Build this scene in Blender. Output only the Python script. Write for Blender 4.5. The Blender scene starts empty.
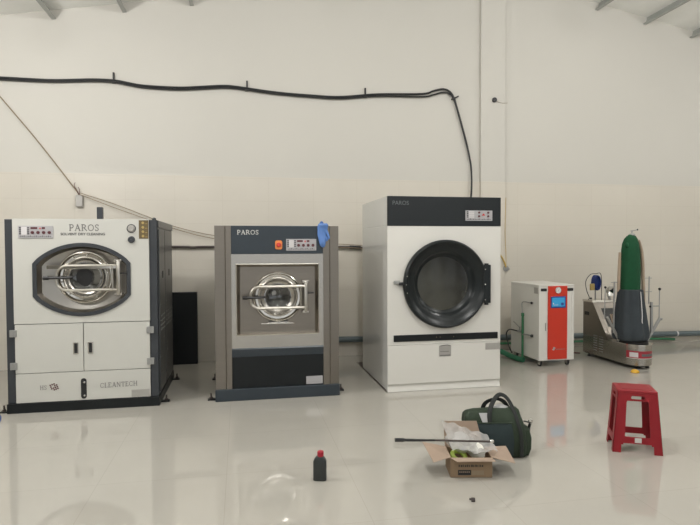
import bpy, bmesh, math, random
from mathutils import Vector, Matrix
random.seed(7)
C = bpy.context.scene.collection
PI = math.pi
R = math.radians

# ---------------------------------------------------------------- camera
cam_d = bpy.data.cameras.new('camera')
cam = bpy.data.objects.new('camera', cam_d)
C.objects.link(cam)
cam_d.sensor_fit = 'HORIZONTAL'
cam_d.sensor_width = 36.0
cam_d.lens = 36.0 * 552.4 / 700.0
_a, _p, _r = R(11.25), R(1.62), R(-0.2)
_F = Vector((math.sin(_a)*math.cos(_p), math.cos(_a)*math.cos(_p), -math.sin(_p)))
_R = Vector((math.cos(_a), -math.sin(_a), 0))
_U = _R.cross(_F)
_R2 = _R*math.cos(_r) + _U*math.sin(_r)
_U2 = -_R*math.sin(_r) + _U*math.cos(_r)
cam.matrix_world = Matrix(((_R2.x, _U2.x, -_F.x, 0), (_R2.y, _U2.y, -_F.y, 0), (_R2.z, _U2.z, -_F.z, 1.5), (0, 0, 0, 1)))
cam_d.clip_start = 0.05
bpy.context.scene.camera = cam

# ---------------------------------------------------------------- world: overcast daylight seen through the open shutter behind the camera
world = bpy.data.worlds.new('world'); bpy.context.scene.world = world
world.use_nodes = True
bg = world.node_tree.nodes['Background']
bg.inputs['Color'].default_value = (0.93, 0.97, 1.0, 1)
bg.inputs['Strength'].default_value = 0.8

# ---------------------------------------------------------------- exposure
vs = bpy.context.scene.view_settings
vs.view_transform = 'Standard'; vs.look = 'None'; vs.gamma = 1; vs.use_curve_mapping = False
vs.exposure = 0.36

# ceiling lamps: power and (x, y)
LAMP_POWER = [132, 104, 74, 80, 85, 70, 70, 60, 60]
LAMPS = [(-2.7, 4.3), (1.0, 3.2), (4.9, 3.9), (8.4, 4.2), (-3.2, 0.4), (0.8, 0.2), (5.0, 0.2), (-1.5, -4.2), (4.5, -4.2)]

# ---------------------------------------------------------------- materials
def mat(name, col, rough=0.5, metal=0.0, vary=0.0, vscale=6.0, bump=0.0, bscale=40.0, ior=1.5, coat=0.0, stretch=None, trans=0.0):
    m = bpy.data.materials.new(name); m.use_nodes = True
    nt = m.node_tree; b = nt.nodes['Principled BSDF']
    b.inputs['Base Color'].default_value = (*col, 1)
    b.inputs['Roughness'].default_value = rough
    b.inputs['Metallic'].default_value = metal
    b.inputs['IOR'].default_value = ior
    b.inputs['Coat Weight'].default_value = coat
    b.inputs['Coat Roughness'].default_value = 0.08
    b.inputs['Transmission Weight'].default_value = trans
    tc = nt.nodes.new('ShaderNodeTexCoord'); mp = nt.nodes.new('ShaderNodeMapping')
    nt.links.new(tc.outputs['Object'], mp.inputs['Vector'])
    if stretch: mp.inputs['Scale'].default_value = stretch
    if vary > 0:
        n = nt.nodes.new('ShaderNodeTexNoise'); n.inputs['Scale'].default_value = vscale; n.inputs['Detail'].default_value = 4
        nt.links.new(mp.outputs['Vector'], n.inputs['Vector'])
        mx = nt.nodes.new('ShaderNodeMix'); mx.data_type = 'RGBA'
        mx.inputs['A'].default_value = (*[c*(1-vary) for c in col], 1)
        mx.inputs['B'].default_value = (*[min(1, c*(1+vary)) for c in col], 1)
        nt.links.new(n.outputs['Fac'], mx.inputs['Factor'])
        nt.links.new(mx.outputs['Result'], b.inputs['Base Color'])
    if bump > 0:
        n2 = nt.nodes.new('ShaderNodeTexNoise'); n2.inputs['Scale'].default_value = bscale; n2.inputs['Detail'].default_value = 3
        nt.links.new(mp.outputs['Vector'], n2.inputs['Vector'])
        bp = nt.nodes.new('ShaderNodeBump'); bp.inputs['Strength'].default_value = bump; bp.inputs['Distance'].default_value = 0.01
        nt.links.new(n2.outputs['Fac'], bp.inputs['Height'])
        nt.links.new(bp.outputs['Normal'], b.inputs['Normal'])
    return m

def tiled(name, col, joint, w, h, off, rough, mortar=0.003, axes='xz', bump_n=0.0, vary=0.006, ior=1.5, shift=(0, 0)):
    m = mat(name, col, rough, ior=ior)
    nt = m.node_tree; b = nt.nodes['Principled BSDF']
    geo = nt.nodes.new('ShaderNodeNewGeometry'); sep = nt.nodes.new('ShaderNodeSeparateXYZ'); cb = nt.nodes.new('ShaderNodeCombineXYZ')
    nt.links.new(geo.outputs['Position'], sep.inputs[0])
    for k, ax in enumerate(axes):
        ad = nt.nodes.new('ShaderNodeMath'); ad.operation = 'ADD'; ad.inputs[1].default_value = shift[k] + 24.0
        nt.links.new(sep.outputs['XYZ'.index(ax.upper())], ad.inputs[0])
        nt.links.new(ad.outputs[0], cb.inputs[k])
    br = nt.nodes.new('ShaderNodeTexBrick')
    br.offset = off; br.squash = 1.0
    br.inputs['Scale'].default_value = 1.0
    br.inputs['Brick Width'].default_value = w; br.inputs['Row Height'].default_value = h
    br.inputs['Mortar Size'].default_value = mortar; br.inputs['Mortar Smooth'].default_value = 0.3
    br.inputs['Color1'].default_value = (*[c*(1-vary) for c in col], 1)
    br.inputs['Color2'].default_value = (*[c*(1+vary) for c in col], 1)
    br.inputs['Mortar'].default_value = (*joint, 1)
    nt.links.new(cb.outputs[0], br.inputs['Vector'])
    n = nt.nodes.new('ShaderNodeTexNoise'); n.inputs['Scale'].default_value = 1.3; n.inputs['Detail'].default_value = 6
    nt.links.new(geo.outputs['Position'], n.inputs['Vector'])
    mr = nt.nodes.new('ShaderNodeMapRange'); mr.inputs['To Min'].default_value = 0.93; mr.inputs['To Max'].default_value = 1.06
    nt.links.new(n.outputs['Fac'], mr.inputs['Value'])
    mx = nt.nodes.new('ShaderNodeMix'); mx.data_type = 'RGBA'; mx.blend_type = 'MULTIPLY'; mx.inputs['Factor'].default_value = 1
    nt.links.new(br.outputs['Color'], mx.inputs['A']); nt.links.new(mr.outputs[0], mx.inputs['B'])
    nt.links.new(mx.outputs['Result'], b.inputs['Base Color'])
    return m

def glass(name, tint, rough=0.03, opacity=0.2):
    m = bpy.data.materials.new(name); m.use_nodes = True; nt = m.node_tree
    nt.nodes.clear()
    o = nt.nodes.new('ShaderNodeOutputMaterial'); tr = nt.nodes.new('ShaderNodeBsdfTransparent'); gl = nt.nodes.new('ShaderNodeBsdfGlossy')
    tr.inputs['Color'].default_value = (*tint, 1); gl.inputs['Roughness'].default_value = rough
    lw = nt.nodes.new('ShaderNodeFresnel'); lw.inputs['IOR'].default_value = 1.5
    mr = nt.nodes.new('ShaderNodeMapRange'); mr.inputs['To Min'].default_value = opacity*0.3; mr.inputs['To Max'].default_value = 1.0
    nt.links.new(lw.outputs[0], mr.inputs['Value'])
    mx = nt.nodes.new('ShaderNodeMixShader')
    nt.links.new(mr.outputs[0], mx.inputs['Fac']); nt.links.new(tr.outputs[0], mx.inputs[1]); nt.links.new(gl.outputs[0], mx.inputs[2])
    nt.links.new(mx.outputs[0], o.inputs['Surface'])
    return m

def plastic_film(name, col, alpha):
    m = mat(name, col, 0.14, bump=0.9, bscale=30)
    m.node_tree.nodes['Principled BSDF'].inputs['Alpha'].default_value = alpha
    return m

def emit(name, col, s):
    m = bpy.data.materials.new(name); m.use_nodes = True
    b = m.node_tree.nodes['Principled BSDF']
    b.inputs['Base Color'].default_value = (*col, 1); b.inputs['Emission Color'].default_value = (*col, 1); b.inputs['Emission Strength'].default_value = s
    return m

M = {}
M['paint'] = mat('wall_paint', (0.60, 0.58, 0.53), 0.75, vary=0.03, vscale=0.7, bump=0.05, bscale=60)
M['tile'] = tiled('wall_tile', (0.63, 0.59, 0.515), (0.597, 0.555, 0.48), 0.6, 0.3, 0.0, 0.35, mortar=0.004, axes='xz', shift=(0.22, -0.01+0.0))
M['floor'] = tiled('porcelain_floor', (0.43, 0.41, 0.365), (0.37, 0.35, 0.31), 0.8, 0.8, 0.0, 0.045, mortar=0.0018, axes='xy', ior=1.75, vary=0.01, shift=(0.1, 0.3))
M['roof'] = mat('roof_sheet', (0.86, 0.86, 0.82), 0.55, vary=0.04)
M['galv'] = mat('galvanised_steel', (0.42, 0.43, 0.41), 0.55, 0.3, vary=0.08)
M['whitem'] = mat('white_enamel_darker', (0.55, 0.545, 0.505), 0.3, vary=0.012, vscale=3)  # slightly darker white than the dryer's, for the dry cleaning machine front
M['charh'] = mat('black_enamel', (0.014, 0.017, 0.019), 0.35, vary=0.05, ior=1.4)
M['chard'] = mat('black_door_enamel', (0.009, 0.012, 0.013), 0.30, vary=0.05, ior=1.4)
M['white'] = mat('white_enamel', (0.68, 0.665, 0.62), 0.3, vary=0.012, vscale=3)
M['whiteg'] = mat('white_gloss_side', (0.60, 0.60, 0.575), 0.13, vary=0.02)
M['char'] = mat('charcoal_enamel', (0.034, 0.038, 0.044), 0.38, vary=0.05)
M['charside'] = mat('charcoal_side', (0.048, 0.050, 0.052), 0.32, vary=0.06)
M['navy'] = mat('navy_enamel', (0.026, 0.036, 0.046), 0.35, vary=0.05)
M['dark'] = mat('dark_panel', (0.009, 0.011, 0.012), 0.42, vary=0.06, ior=1.35)
M['black'] = mat('black_plastic', (0.012, 0.012, 0.013), 0.45)
M['rubber'] = mat('black_cable', (0.018, 0.019, 0.02), 0.5)
M['steel'] = mat('brushed_steel', (0.25, 0.225, 0.195), 0.34, 1.0, vary=0.05, vscale=5, bump=0.03, bscale=60, stretch=(1, 1, 14))
M['steelb'] = mat('bright_steel', (0.47, 0.445, 0.405), 0.26, 1.0, vary=0.05, vscale=5)
M['mirror'] = mat('polished_steel', (0.60, 0.575, 0.53), 0.12, 1.0, bump=0.06, bscale=9)
M['dish'] = mat('dish_steel', (0.40, 0.38, 0.35), 0.30, 1.0, vary=0.06, vscale=4)
M['steelm'] = mat('satin_steel', (0.50, 0.475, 0.43), 0.3, 1.0, vary=0.05)
M['plate'] = mat('grey_steel_plate', (0.36, 0.36, 0.35), 0.42, 0.6, vary=0.04)
M['chrome'] = mat('chrome', (0.75, 0.74, 0.72), 0.08, 1.0)
M['drum'] = mat('drum_steel', (0.20, 0.195, 0.175), 0.5, 0.2, vary=0.25, vscale=7)
M['drumd'] = mat('drum_dark', (0.035, 0.036, 0.036), 0.45, 0.3, vary=0.2, vscale=12)
M['glass'] = glass('porthole_glass', (0.62, 0.62, 0.60), 0.03, 0.35)
M['glassd'] = glass('smoked_glass', (0.78, 0.78, 0.73), 0.08, -0.03)
M['silver'] = mat('silver_label', (0.42, 0.41, 0.42), 0.4, 0.2)
M['pale'] = mat('pale_label', (0.62, 0.60, 0.60), 0.4)
M['plateg'] = mat('name_plate_grey', (0.40, 0.385, 0.36), 0.45, 0.3)
M['lett'] = mat('grey_lettering', (0.20, 0.195, 0.19), 0.45, 0.3)
M['lettd'] = mat('dark_lettering', (0.10, 0.10, 0.10), 0.5)
M['lettp'] = mat('pale_lettering', (0.55, 0.55, 0.52), 0.45)
M['lettf'] = mat('faded_lettering', (0.12, 0.13, 0.135), 0.5)
M['maroon'] = mat('maroon_print', (0.10, 0.025, 0.03), 0.5)
M['orange'] = mat('orange_plate', (0.78, 0.25, 0.07), 0.45)
M['redb'] = mat('red_button', (0.55, 0.045, 0.035), 0.35)
M['redp'] = mat('red_panel', (0.56, 0.036, 0.016), 0.4, vary=0.04)
M['redst'] = mat('red_plastic', (0.25, 0.003, 0.010), 0.45, vary=0.05, vscale=3)
M['gold'] = mat('gold_print', (0.42, 0.31, 0.11), 0.5, vary=0.2, vscale=60)
M['brown'] = mat('brown_sticker', (0.12, 0.085, 0.035), 0.5, vary=0.2, vscale=60)
M['screen'] = emit('blue_screen', (0.03, 0.27, 0.52), 0.18)
M['bluef'] = mat('blue_frame', (0.03, 0.07, 0.28), 0.4)
M['glove'] = mat('blue_nitrile', (0.10, 0.21, 0.50), 0.5, vary=0.12, vscale=20, bump=0.4, bscale=50)
M['bluep'] = mat('blue_plastic', (0.010, 0.028, 0.15), 0.4)
M['yell'] = mat('yellow_plastic', (0.72, 0.40, 0.03), 0.45)
M['yellc'] = mat('yellow_cable', (0.55, 0.38, 0.10), 0.5)
M['wire'] = mat('brown_wire', (0.26, 0.20, 0.13), 0.6)
M['hose'] = mat('dark_hose', (0.055, 0.042, 0.038), 0.5)
M['pipe'] = mat('grey_blue_pipe', (0.11, 0.14, 0.15), 0.45, vary=0.05)
M['greenp'] = mat('green_pipe', (0.03, 0.17, 0.075), 0.45, vary=0.1)
M['insul'] = mat('green_foam', (0.03, 0.15, 0.08), 0.8, vary=0.3, vscale=25, bump=0.5)
M['greenc'] = mat('green_cloth', (0.001, 0.060, 0.020), 0.85, vary=0.25, vscale=14, bump=0.3, bscale=30)
M['greyc'] = mat('grey_cloth', (0.034, 0.043, 0.050), 0.85, vary=0.15, vscale=9, bump=0.3, bscale=30)
M['wood'] = mat('wood_strip', (0.46, 0.35, 0.26), 0.55, vary=0.12, stretch=(1, 1, .1))
M['card'] = mat('cardboard', (0.26, 0.18, 0.11), 0.85, vary=0.06, vscale=12, bump=0.1)
M['cardi'] = mat('cardboard_pale', (0.36, 0.27, 0.205), 0.85, vary=0.06, vscale=12, bump=0.1)
M['film'] = plastic_film('clear_film', (0.72, 0.71, 0.69), 0.42)
M['whitecl'] = mat('white_bag', (0.70, 0.69, 0.63), 0.5, vary=0.05, bump=0.4, bscale=18)
M['lime'] = mat('lime_plastic', (0.28, 0.36, 0.06), 0.5, vary=0.1)
M['olive'] = mat('olive_canvas', (0.022, 0.036, 0.020), 0.85, vary=0.2, vscale=14, bump=0.5, bscale=18)
M['teal'] = mat('teal_canvas', (0.014, 0.028, 0.030), 0.7, vary=0.15, vscale=10, bump=0.4, bscale=14)
M['strap'] = mat('black_strap', (0.012, 0.015, 0.014), 0.75)
M['greyp'] = mat('grey_paper', (0.42, 0.42, 0.42), 0.6)
M['redcap'] = mat('red_cap', (0.38, 0.012, 0.03), 0.4)
M['bottle'] = mat('dark_bottle', (0.025, 0.030, 0.029), 0.33)
M['shade'] = mat('lamp_housing', (0.25, 0.25, 0.25), 0.4, 0.6)
M['led'] = emit('led_disc', (1.0, 0.985, 0.965), 6)
M['redlab'] = mat('red_label', (0.33, 0.025, 0.04), 0.4)
M['conc'] = mat('grey_wall_plaster', (0.42, 0.41, 0.38), 0.8, vary=0.05)

# ---------------------------------------------------------------- mesh builder
class MB:
    def __init__(s): s.bm = bmesh.new()
    def box(s, x0, x1, y0, y1, z0, z1, bev=0.0, seg=2):
        ret = bmesh.ops.create_cube(s.bm, size=1)
        vv = ret['verts']
        for v in vv:
            v.co = Vector(((x0+x1)/2 + v.co.x*(x1-x0), (y0+y1)/2 + v.co.y*(y1-y0), (z0+z1)/2 + v.co.z*(z1-z0)))
        if bev > 0:
            ed = list({e for v in vv for e in v.link_edges})
            bmesh.ops.bevel(s.bm, geom=ed, offset=bev, segments=seg, affect='EDGES', profile=0.5)
        return s
    def prism(s, pts, d0, d1, axis='y', bev=0.0):
        """polygon pts in the plane across `axis`, extruded from d0 to d1"""
        def P(a, b, d):
            return {'y': (a, d, b), 'x': (d, a, b), 'z': (a, b, d)}[axis]
        v0 = [s.bm.verts.new(P(a, b, d0)) for a, b in pts]; v1 = [s.bm.verts.new(P(a, b, d1)) for a, b in pts]
        n = len(pts); fs = []
        fs.append(s.bm.faces.new(v0)); fs.append(s.bm.faces.new(v1[::-1]))
        for i in range(n): fs.append(s.bm.faces.new((v0[i], v1[i], v1[(i+1) % n], v0[(i+1) % n])))
        bmesh.ops.recalc_face_normals(s.bm, faces=fs)
        if bev > 0:
            ed = [e for e in fs[0].edges] + [e for e in fs[1].edges]
            bmesh.ops.bevel(s.bm, geom=ed, offset=bev, segments=2, affect='EDGES', profile=0.5)
        return s
    def ring(s, outer, inner, d0, d1, axis='y', inner_d1=None):
        """plate with a hole; outer and inner are equally long closed outlines"""
        def P(p, d): return {'y': (p[0], d, p[1]), 'x': (d, p[0], p[1]), 'z': (p[0], p[1], d)}[axis]
        n = len(outer)
        a = [s.bm.verts.new(P(p, d0)) for p in outer]; b = [s.bm.verts.new(P(p, d0)) for p in inner]
        c = [s.bm.verts.new(P(p, d1)) for p in outer]; d = [s.bm.verts.new(P(p, d1)) for p in inner]
        fs = []
        for i in range(n):
            j = (i+1) % n
            fs += [s.bm.faces.new((a[i], a[j], b[j], b[i])), s.bm.faces.new((c[i], d[i], d[j], c[j])),
                   s.bm.faces.new((a[i], c[i], c[j], a[j])), s.bm.faces.new((b[i], b[j], d[j], d[i]))]
        bmesh.ops.recalc_face_normals(s.bm, faces=fs)
        return s
    def strip(s, loops, cap=False, close=True):
        """skin a list of equally long closed loops of 3D points"""
        L = [[s.bm.verts.new(p) for p in lp] for lp in loops]; n = len(L[0]); fs = []
        for k in range(len(L)-1):
            for i in range(n if close else n-1):
                j = (i+1) % n
                fs.append(s.bm.faces.new((L[k][i], L[k][j], L[k+1][j], L[k+1][i])))
        if cap:
            fs.append(s.bm.faces.new(L[0][::-1])); fs.append(s.bm.faces.new(L[-1]))
        bmesh.ops.recalc_face_normals(s.bm, faces=fs)
        return s
    def lathe(s, prof, c, ax='y', seg=48, cap=False, wob=None):
        """prof: list of (radius, offset along axis)"""
        loops = []
        for r, d in prof:
            lp = []
            for i in range(seg):
                t = 2*PI*i/seg; rr = r*(wob(t, d) if wob else 1)
                u, v = rr*math.cos(t), rr*math.sin(t)
                lp.append({'y': (c[0]+u, c[1]+d, c[2]+v), 'x': (c[0]+d, c[1]+u, c[2]+v), 'z': (c[0]+u, c[1]+v, c[2]+d)}[ax])
            loops.append(lp)
        return s.strip(loops, cap)
    def tube(s, pts, r, seg=10, smooth=0, closed=False, flat=None):
        pts = [Vector(p) for p in pts]
        if smooth:
            out = []
            n = len(pts)
            rng = range(n) if closed else range(n-1)
            for i in rng:
                p0 = pts[(i-1) % n] if (closed or i > 0) else pts[i]
                p1 = pts[i]; p2 = pts[(i+1) % n]
                p3 = pts[(i+2) % n] if (closed or i+2 < n) else p2
                for k in range(smooth):
                    t = k/smooth
                    out.append(0.5*((2*p1)+(-p0+p2)*t+(2*p0-5*p1+4*p2-p3)*t*t+(-p0+3*p1-3*p2+p3)*t**3))
            if not closed: out.append(pts[-1])
            pts = out
        n = len(pts); loops = []
        prev = None
        for i, p in enumerate(pts):
            if closed: t = pts[(i+1) % n] - pts[(i-1) % n]
            else: t = pts[min(i+1, n-1)] - pts[max(i-1, 0)]
            t.normalize()
            if prev is None:
                up = Vector((0, 0, 1)) if abs(t.z) < 0.9 else Vector((0, 1, 0))
                nrm = t.cross(up).normalized()
            else:
                nrm = (prev - t*prev.dot(t)).normalized()
            prev = nrm; bn = t.cross(nrm)
            rr = r[min(int(i*len(r)/n), len(r)-1)] if isinstance(r, (list, tuple)) else r
            fa = flat if flat else 1
            loops.append([p + nrm*rr*math.cos(2*PI*k/seg) + bn*rr*fa*math.sin(2*PI*k/seg) for k in range(seg)])
        if closed: loops.append(loops[0])
        s.strip(loops, cap=not closed)
        if closed: bmesh.ops.remove_doubles(s.bm, verts=s.bm.verts, dist=1e-6)
        return s
    def ball(s, c, r, sx=1, sy=1, sz=1, seg=16):
        ret = bmesh.ops.create_uvsphere(s.bm, u_segments=seg, v_segments=seg//2, radius=r)
        for v in ret['verts']: v.co = Vector((c[0]+v.co.x*sx, c[1]+v.co.y*sy, c[2]+v.co.z*sz))
        return s
    def jitter(s, amt, freq=8.0):
        from mathutils import noise
        for v in s.bm.verts:
            v.co += noise.noise_vector(v.co*freq)*amt
        return s
    def build(s, name, m, parent=None, smooth=False, local=False, sub=0):
        """vertices are in world coordinates unless local; children sit in their parent's frame"""
        off = Vector((0, 0, 0)); q = parent
        if not local:
            while q is not None: off += q.location; q = q.parent
        me = bpy.data.meshes.new(name)
        if off.length: bmesh.ops.translate(s.bm, verts=s.bm.verts, vec=-off)
        s.bm.to_mesh(me); s.bm.free()
        me.materials.append(M[m] if isinstance(m, str) else m)
        o = bpy.data.objects.new(name, me); C.objects.link(o)
        if parent is not None: o.parent = parent
        if smooth:
            for p in me.polygons: p.use_smooth = True
            try: me.set_sharp_from_angle(angle=R(38))
            except Exception: pass
        if sub:
            md = o.modifiers.new('sub', 'SUBSURF'); md.levels = sub; md.render_levels = sub
        return o

def tag(o, label, cat, group=None, kind=None):
    if label: o['label'] = label
    if cat: o['category'] = cat
    if group: o['group'] = group
    if kind: o['kind'] = kind
    return o
def thing(name, loc, label, cat, rz=0, group=None):
    o = bpy.data.objects.new(name, None); C.objects.link(o); o.empty_display_size = 0.1
    o.location = loc; o.rotation_euler = (0, 0, rz)
    return tag(o, label, cat, group)
def struct(o): o['kind'] = 'structure'; return o
def dup(o, parent=None):
    c = o.copy(); C.objects.link(c)
    if parent is not None: c.parent = parent
    return c

def outline(fn, n=96, c=(0, 0)):
    return [fn(2*PI*i/n) for i in range(n)]
def rect_ray(cx, cz, x0, x1, z0, z1, n=96):
    """points of a rectangle's border seen from (cx, cz) at even angles, corners snapped"""
    pts = []
    for i in range(n):
        t = 2*PI*i/n; dx, dz = math.cos(t), math.sin(t)
        k = 1e9
        if dx > 1e-9: k = min(k, (x1-cx)/dx)
        if dx < -1e-9: k = min(k, (x0-cx)/dx)
        if dz > 1e-9: k = min(k, (z1-cz)/dz)
        if dz < -1e-9: k = min(k, (z0-cz)/dz)
        pts.append([cx+dx*k, cz+dz*k])
    for (X, Z) in ((x0, z0), (x1, z0), (x0, z1), (x1, z1)):
        j = min(range(n), key=lambda i: (pts[i][0]-X)**2+(pts[i][1]-Z)**2)
        pts[j] = [X, Z]
    return pts
def rounded(x0, x1, z0, z1, r, k=6):
    pts = []
    for (cx, cz, a) in ((x1-r, z1-r, 0), (x0+r, z1-r, 90), (x0+r, z0+r, 180), (x1-r, z0+r, 270)):
        for i in range(k+1):
            t = R(a+90*i/k); pts.append((cx+r*math.cos(t), cz+r*math.sin(t)))
    return pts

# ---------------------------------------------------------------- lettering
def text_mesh(txt, x0, x1, z0, z1, y, m, parent, name='lettering', bold=0.0, local=False):
    cu = bpy.data.curves.new('t', 'FONT'); cu.body = txt; cu.size = 1; cu.extrude = 0; cu.offset = bold
    ob = bpy.data.objects.new('t', cu); C.objects.link(ob)
    dg = bpy.context.evaluated_depsgraph_get()
    me = bpy.data.meshes.new_from_object(ob.evaluated_get(dg))
    bpy.data.objects.remove(ob)
    xs = [v.co.x for v in me.vertices]; ys = [v.co.y for v in me.vertices]
    ax, bx, ay, by = min(xs), max(xs), min(ys), max(ys)
    b = MB(); b.bm.from_mesh(me); bpy.data.meshes.remove(me)
    for v in b.bm.verts:
        v.co = Vector((x0+(v.co.x-ax)/(bx-ax)*(x1-x0), y, z0+(v.co.y-ay)/(by-ay)*(z1-z0)))
    return b.build(name, m, parent, local=local)

SER = {  # serif capitals drawn as strokes (x, z in a unit-high cell; width, strokes[(points, thickness)])
 'P': (0.66, [([(.14, 0), (.14, 1)], .13), ([(.14, .97), (.40, .97), (.56, .86), (.56, .62), (.40, .46), (.14, .46)], .11), ([(0, .03), (.30, .03)], .05), ([(0, .97), (.2, .97)], .05)]),
 'A': (0.86, [([(.12, 0), (.42, 1)], .09), ([(.40, 1), (.74, 0)], .15), ([(.22, .35), (.60, .35)], .09), ([(0, .03), (.26, .03)], .05), ([(.58, .03), (.88, .03)], .05)]),
 'R': (0.82, [([(.14, 0), (.14, 1)], .13), ([(.14, .97), (.40, .97), (.56, .86), (.56, .64), (.40, .48), (.14, .48)], .11), ([(.36, .50), (.74, .02)], .13), ([(0, .03), (.30, .03)], .05), ([(0, .97), (.2, .97)], .05)]),
 'O': (0.90, [([(.43, .97), (.20, .88), (.08, .65), (.08, .35), (.20, .12), (.43, .03), (.66, .12), (.78, .35), (.78, .65), (.66, .88), (.43, .97)], .10)]),
 'S': (0.62, [([(.50, .80), (.42, .94), (.22, .96), (.08, .82), (.12, .62), (.40, .42), (.50, .24), (.38, .06), (.18, .04), (.06, .20)], .10), ([(.50, .97), (.50, .74)], .04), ([(.06, .02), (.06, .26)], .04)]),
 'C': (0.80, [([(.68, .76), (.58, .92), (.38, .97), (.18, .86), (.08, .62), (.08, .36), (.20, .12), (.40, .03), (.60, .08), (.70, .24)], .09), ([(.70, .97), (.70, .70)], .04)]),
 'L': (0.68, [([(.16, 0), (.16, 1)], .13), ([(0, .03), (.58, .03), (.60, .24)], .05), ([(0, .97), (.32, .97)], .05)]),
 'E': (0.70, [([(.16, 0), (.16, 1)], .13), ([(0, .04), (.58, .04), (.60, .24)], .09), ([(0, .96), (.54, .96), (.55, .78)], .09), ([(.16, .52), (.44, .52)], .08)]),
 'N': (0.88, [([(.12, 0), (.12, 1)], .09), ([(.12, 1), (.70, 0)], .13), ([(.70, 0), (.70, 1)], .09), ([(0, .03), (.24, .03)], .05), ([(.58, .97), (.82, .97)], .05), ([(0, .97), (.14, .97)], .05)]),
 'T': (0.74, [([(.35, 0), (.35, 1)], .13), ([(.03, .78), (.05, .95), (.65, .95), (.67, .78)], .10), ([(.2, .03), (.5, .03)], .05)]),
 'H': (0.88, [([(.14, 0), (.14, 1)], .13), ([(.68, 0), (.68, 1)], .13), ([(.14, .51), (.68, .51)], .10), ([(0, .03), (.28, .03)], .05), ([(.54, .03), (.82, .03)], .05), ([(0, .97), (.28, .97)], .05), ([(.54, .97), (.82, .97)], .05)]),
}
def serif_text(txt, x0, x1, z0, z1, y, m, parent, name='lettering', rise=0.0, fat=1.0):
    gap = 0.08
    W = sum(SER[c][0] for c in txt) + gap*(len(txt)-1)
    sx = (x1-x0)/W; sz = z1-z0
    b = MB(); cur = 0; layer = 0
    for c in txt:
        w, strokes = SER[c]
        for pts, t in strokes:
            for (p, q) in zip(pts[:-1], pts[1:]):
                a = Vector(((p[0]+cur)*sx, p[1]*sz)); e = Vector(((q[0]+cur)*sx, q[1]*sz))
                d = e-a
                if d.length < 1e-9: continue
                d.normalize(); hw = t*sz*0.5*fat; nn = Vector((-d.y, d.x))*hw; ex = d*hw*0.35
                layer += 1
                yy = y - 0.00002*(layer % 7)
                vv = []
                for s_ in (a-ex+nn, e+ex+nn, e+ex-nn, a-ex-nn):
                    X = x0+s_.x; vv.append(b.bm.verts.new((X, yy, z0+s_.y+rise*(X-x0)/(x1-x0))))
                b.bm.faces.new(vv)
        cur += w+gap
    return b.build(name, m, parent)

# ================================================================ THE ROOM
D = 7.46                      # back wall
XL, XR, YF = -7.0, 12.5, -9.0
TH = 2.43                     # tile height
APX = 3.45
def roof_z(x): return 5.45 - 0.18*abs(x-APX)
struct(MB().box(XL-.2, XR+.2, YF-.2, D+.2, -0.12, 0).build('floor', 'floor'))
b = MB(); b.prism([(XL-.2, TH), (XR+.2, TH), (XR+.2, roof_z(XR+.2)+.1), (APX, roof_z(APX)+.1), (XL-.2, roof_z(XL-.2)+.1)], D, D+.2)
wb = struct(b.build('wall_back', 'paint'))
struct(MB().box(XL-.2, XR+.2, D-0.012, D+.2, 0, TH).build('wall_back_tiles', 'tile')); bpy.data.objects['wall_back_tiles'].name = 'trim_1'
# shallow column in the middle of the wall, painted above and tiled below
struct(MB().box(3.385, 3.76, D-0.05, D, TH, roof_z(APX)-.02, 0.004).build('trim_2', 'paint'))
struct(MB().box(3.385, 3.76, D-0.058, D-.01, 0, TH, 0.004).build('trim_3', 'tile'))
struct(MB().prism([(D+.2, 0), (YF-.2, 0), (YF-.2, roof_z(XL)), (D+.2, roof_z(XL))], XL-.2, XL, 'x').build('wall_left', 'paint'))
struct(MB().prism([(D+.2, 0), (YF-.2, 0), (YF-.2, roof_z(XR)), (D+.2, roof_z(XR))], XR, XR+.2, 'x').build('wall_right', 'paint'))
# front wall with a wide open shutter doorway to the daylight
b = MB()
b.box(XL-.2, -4.4, YF-.2, YF, 0, 3.0); b.box(11.0, XR+.2, YF-.2, YF, 0, 3.0)
for k in range(13): b.box(-3.45+1.1*k, -3.25+1.1*k, YF-.2, YF, 0, 3.0)  # posts added so the dryer glass reflects vertical streaks
b.prism([(XL-.2, 3.0), (XR+.2, 3.0), (XR+.2, roof_z(XR+.2)), (APX, roof_z(APX)), (XL-.2, roof_z(XL-.2))], YF-.2, YF)
struct(b.build('wall_front', 'conc'))
b = MB()
for s_ in (-1, 1):
    xe = XL-.2 if s_ < 0 else XR+.2
    b.prism([(APX, roof_z(APX)), (xe, roof_z(xe)), (xe, roof_z(xe)+.08), (APX, roof_z(APX)+.08)], YF-.2, D+.2)
struct(b.build('ceiling', 'roof'))
# steel purlins running under the roof sheets (Z profile)
px = [-6.36, -5.54, -4.72, -3.90, -3.08, -2.262, -1.44, -0.62, 0.20, 1.02, 1.84, 2.66, 4.46, 5.287, 6.107, 6.924, 7.74, 8.56, 9.38, 10.2, 11.0, 11.8]
first = None
def z_prof(sg, h=0.115):
    return [(-.003, -h), (.045*sg, -h), (.045*sg, -h+.016), (.045*sg-.004*sg, -h+.016), (.045*sg-.004*sg, -h+.005), (.003, -h+.005), (.003, 0), (-.003, 0)]
for x in px:
    sg = 1 if x < APX else -1
    b = MB(); b.prism(z_prof(sg), YF, D, 'y')
    o = b.build('trim_4', 'galv'); o.location = (x, 0, roof_z(x)-.001); o.rotation_euler = (0, (-1 if x < APX else 1)*math.atan(.18), 0)
    struct(o)

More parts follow.
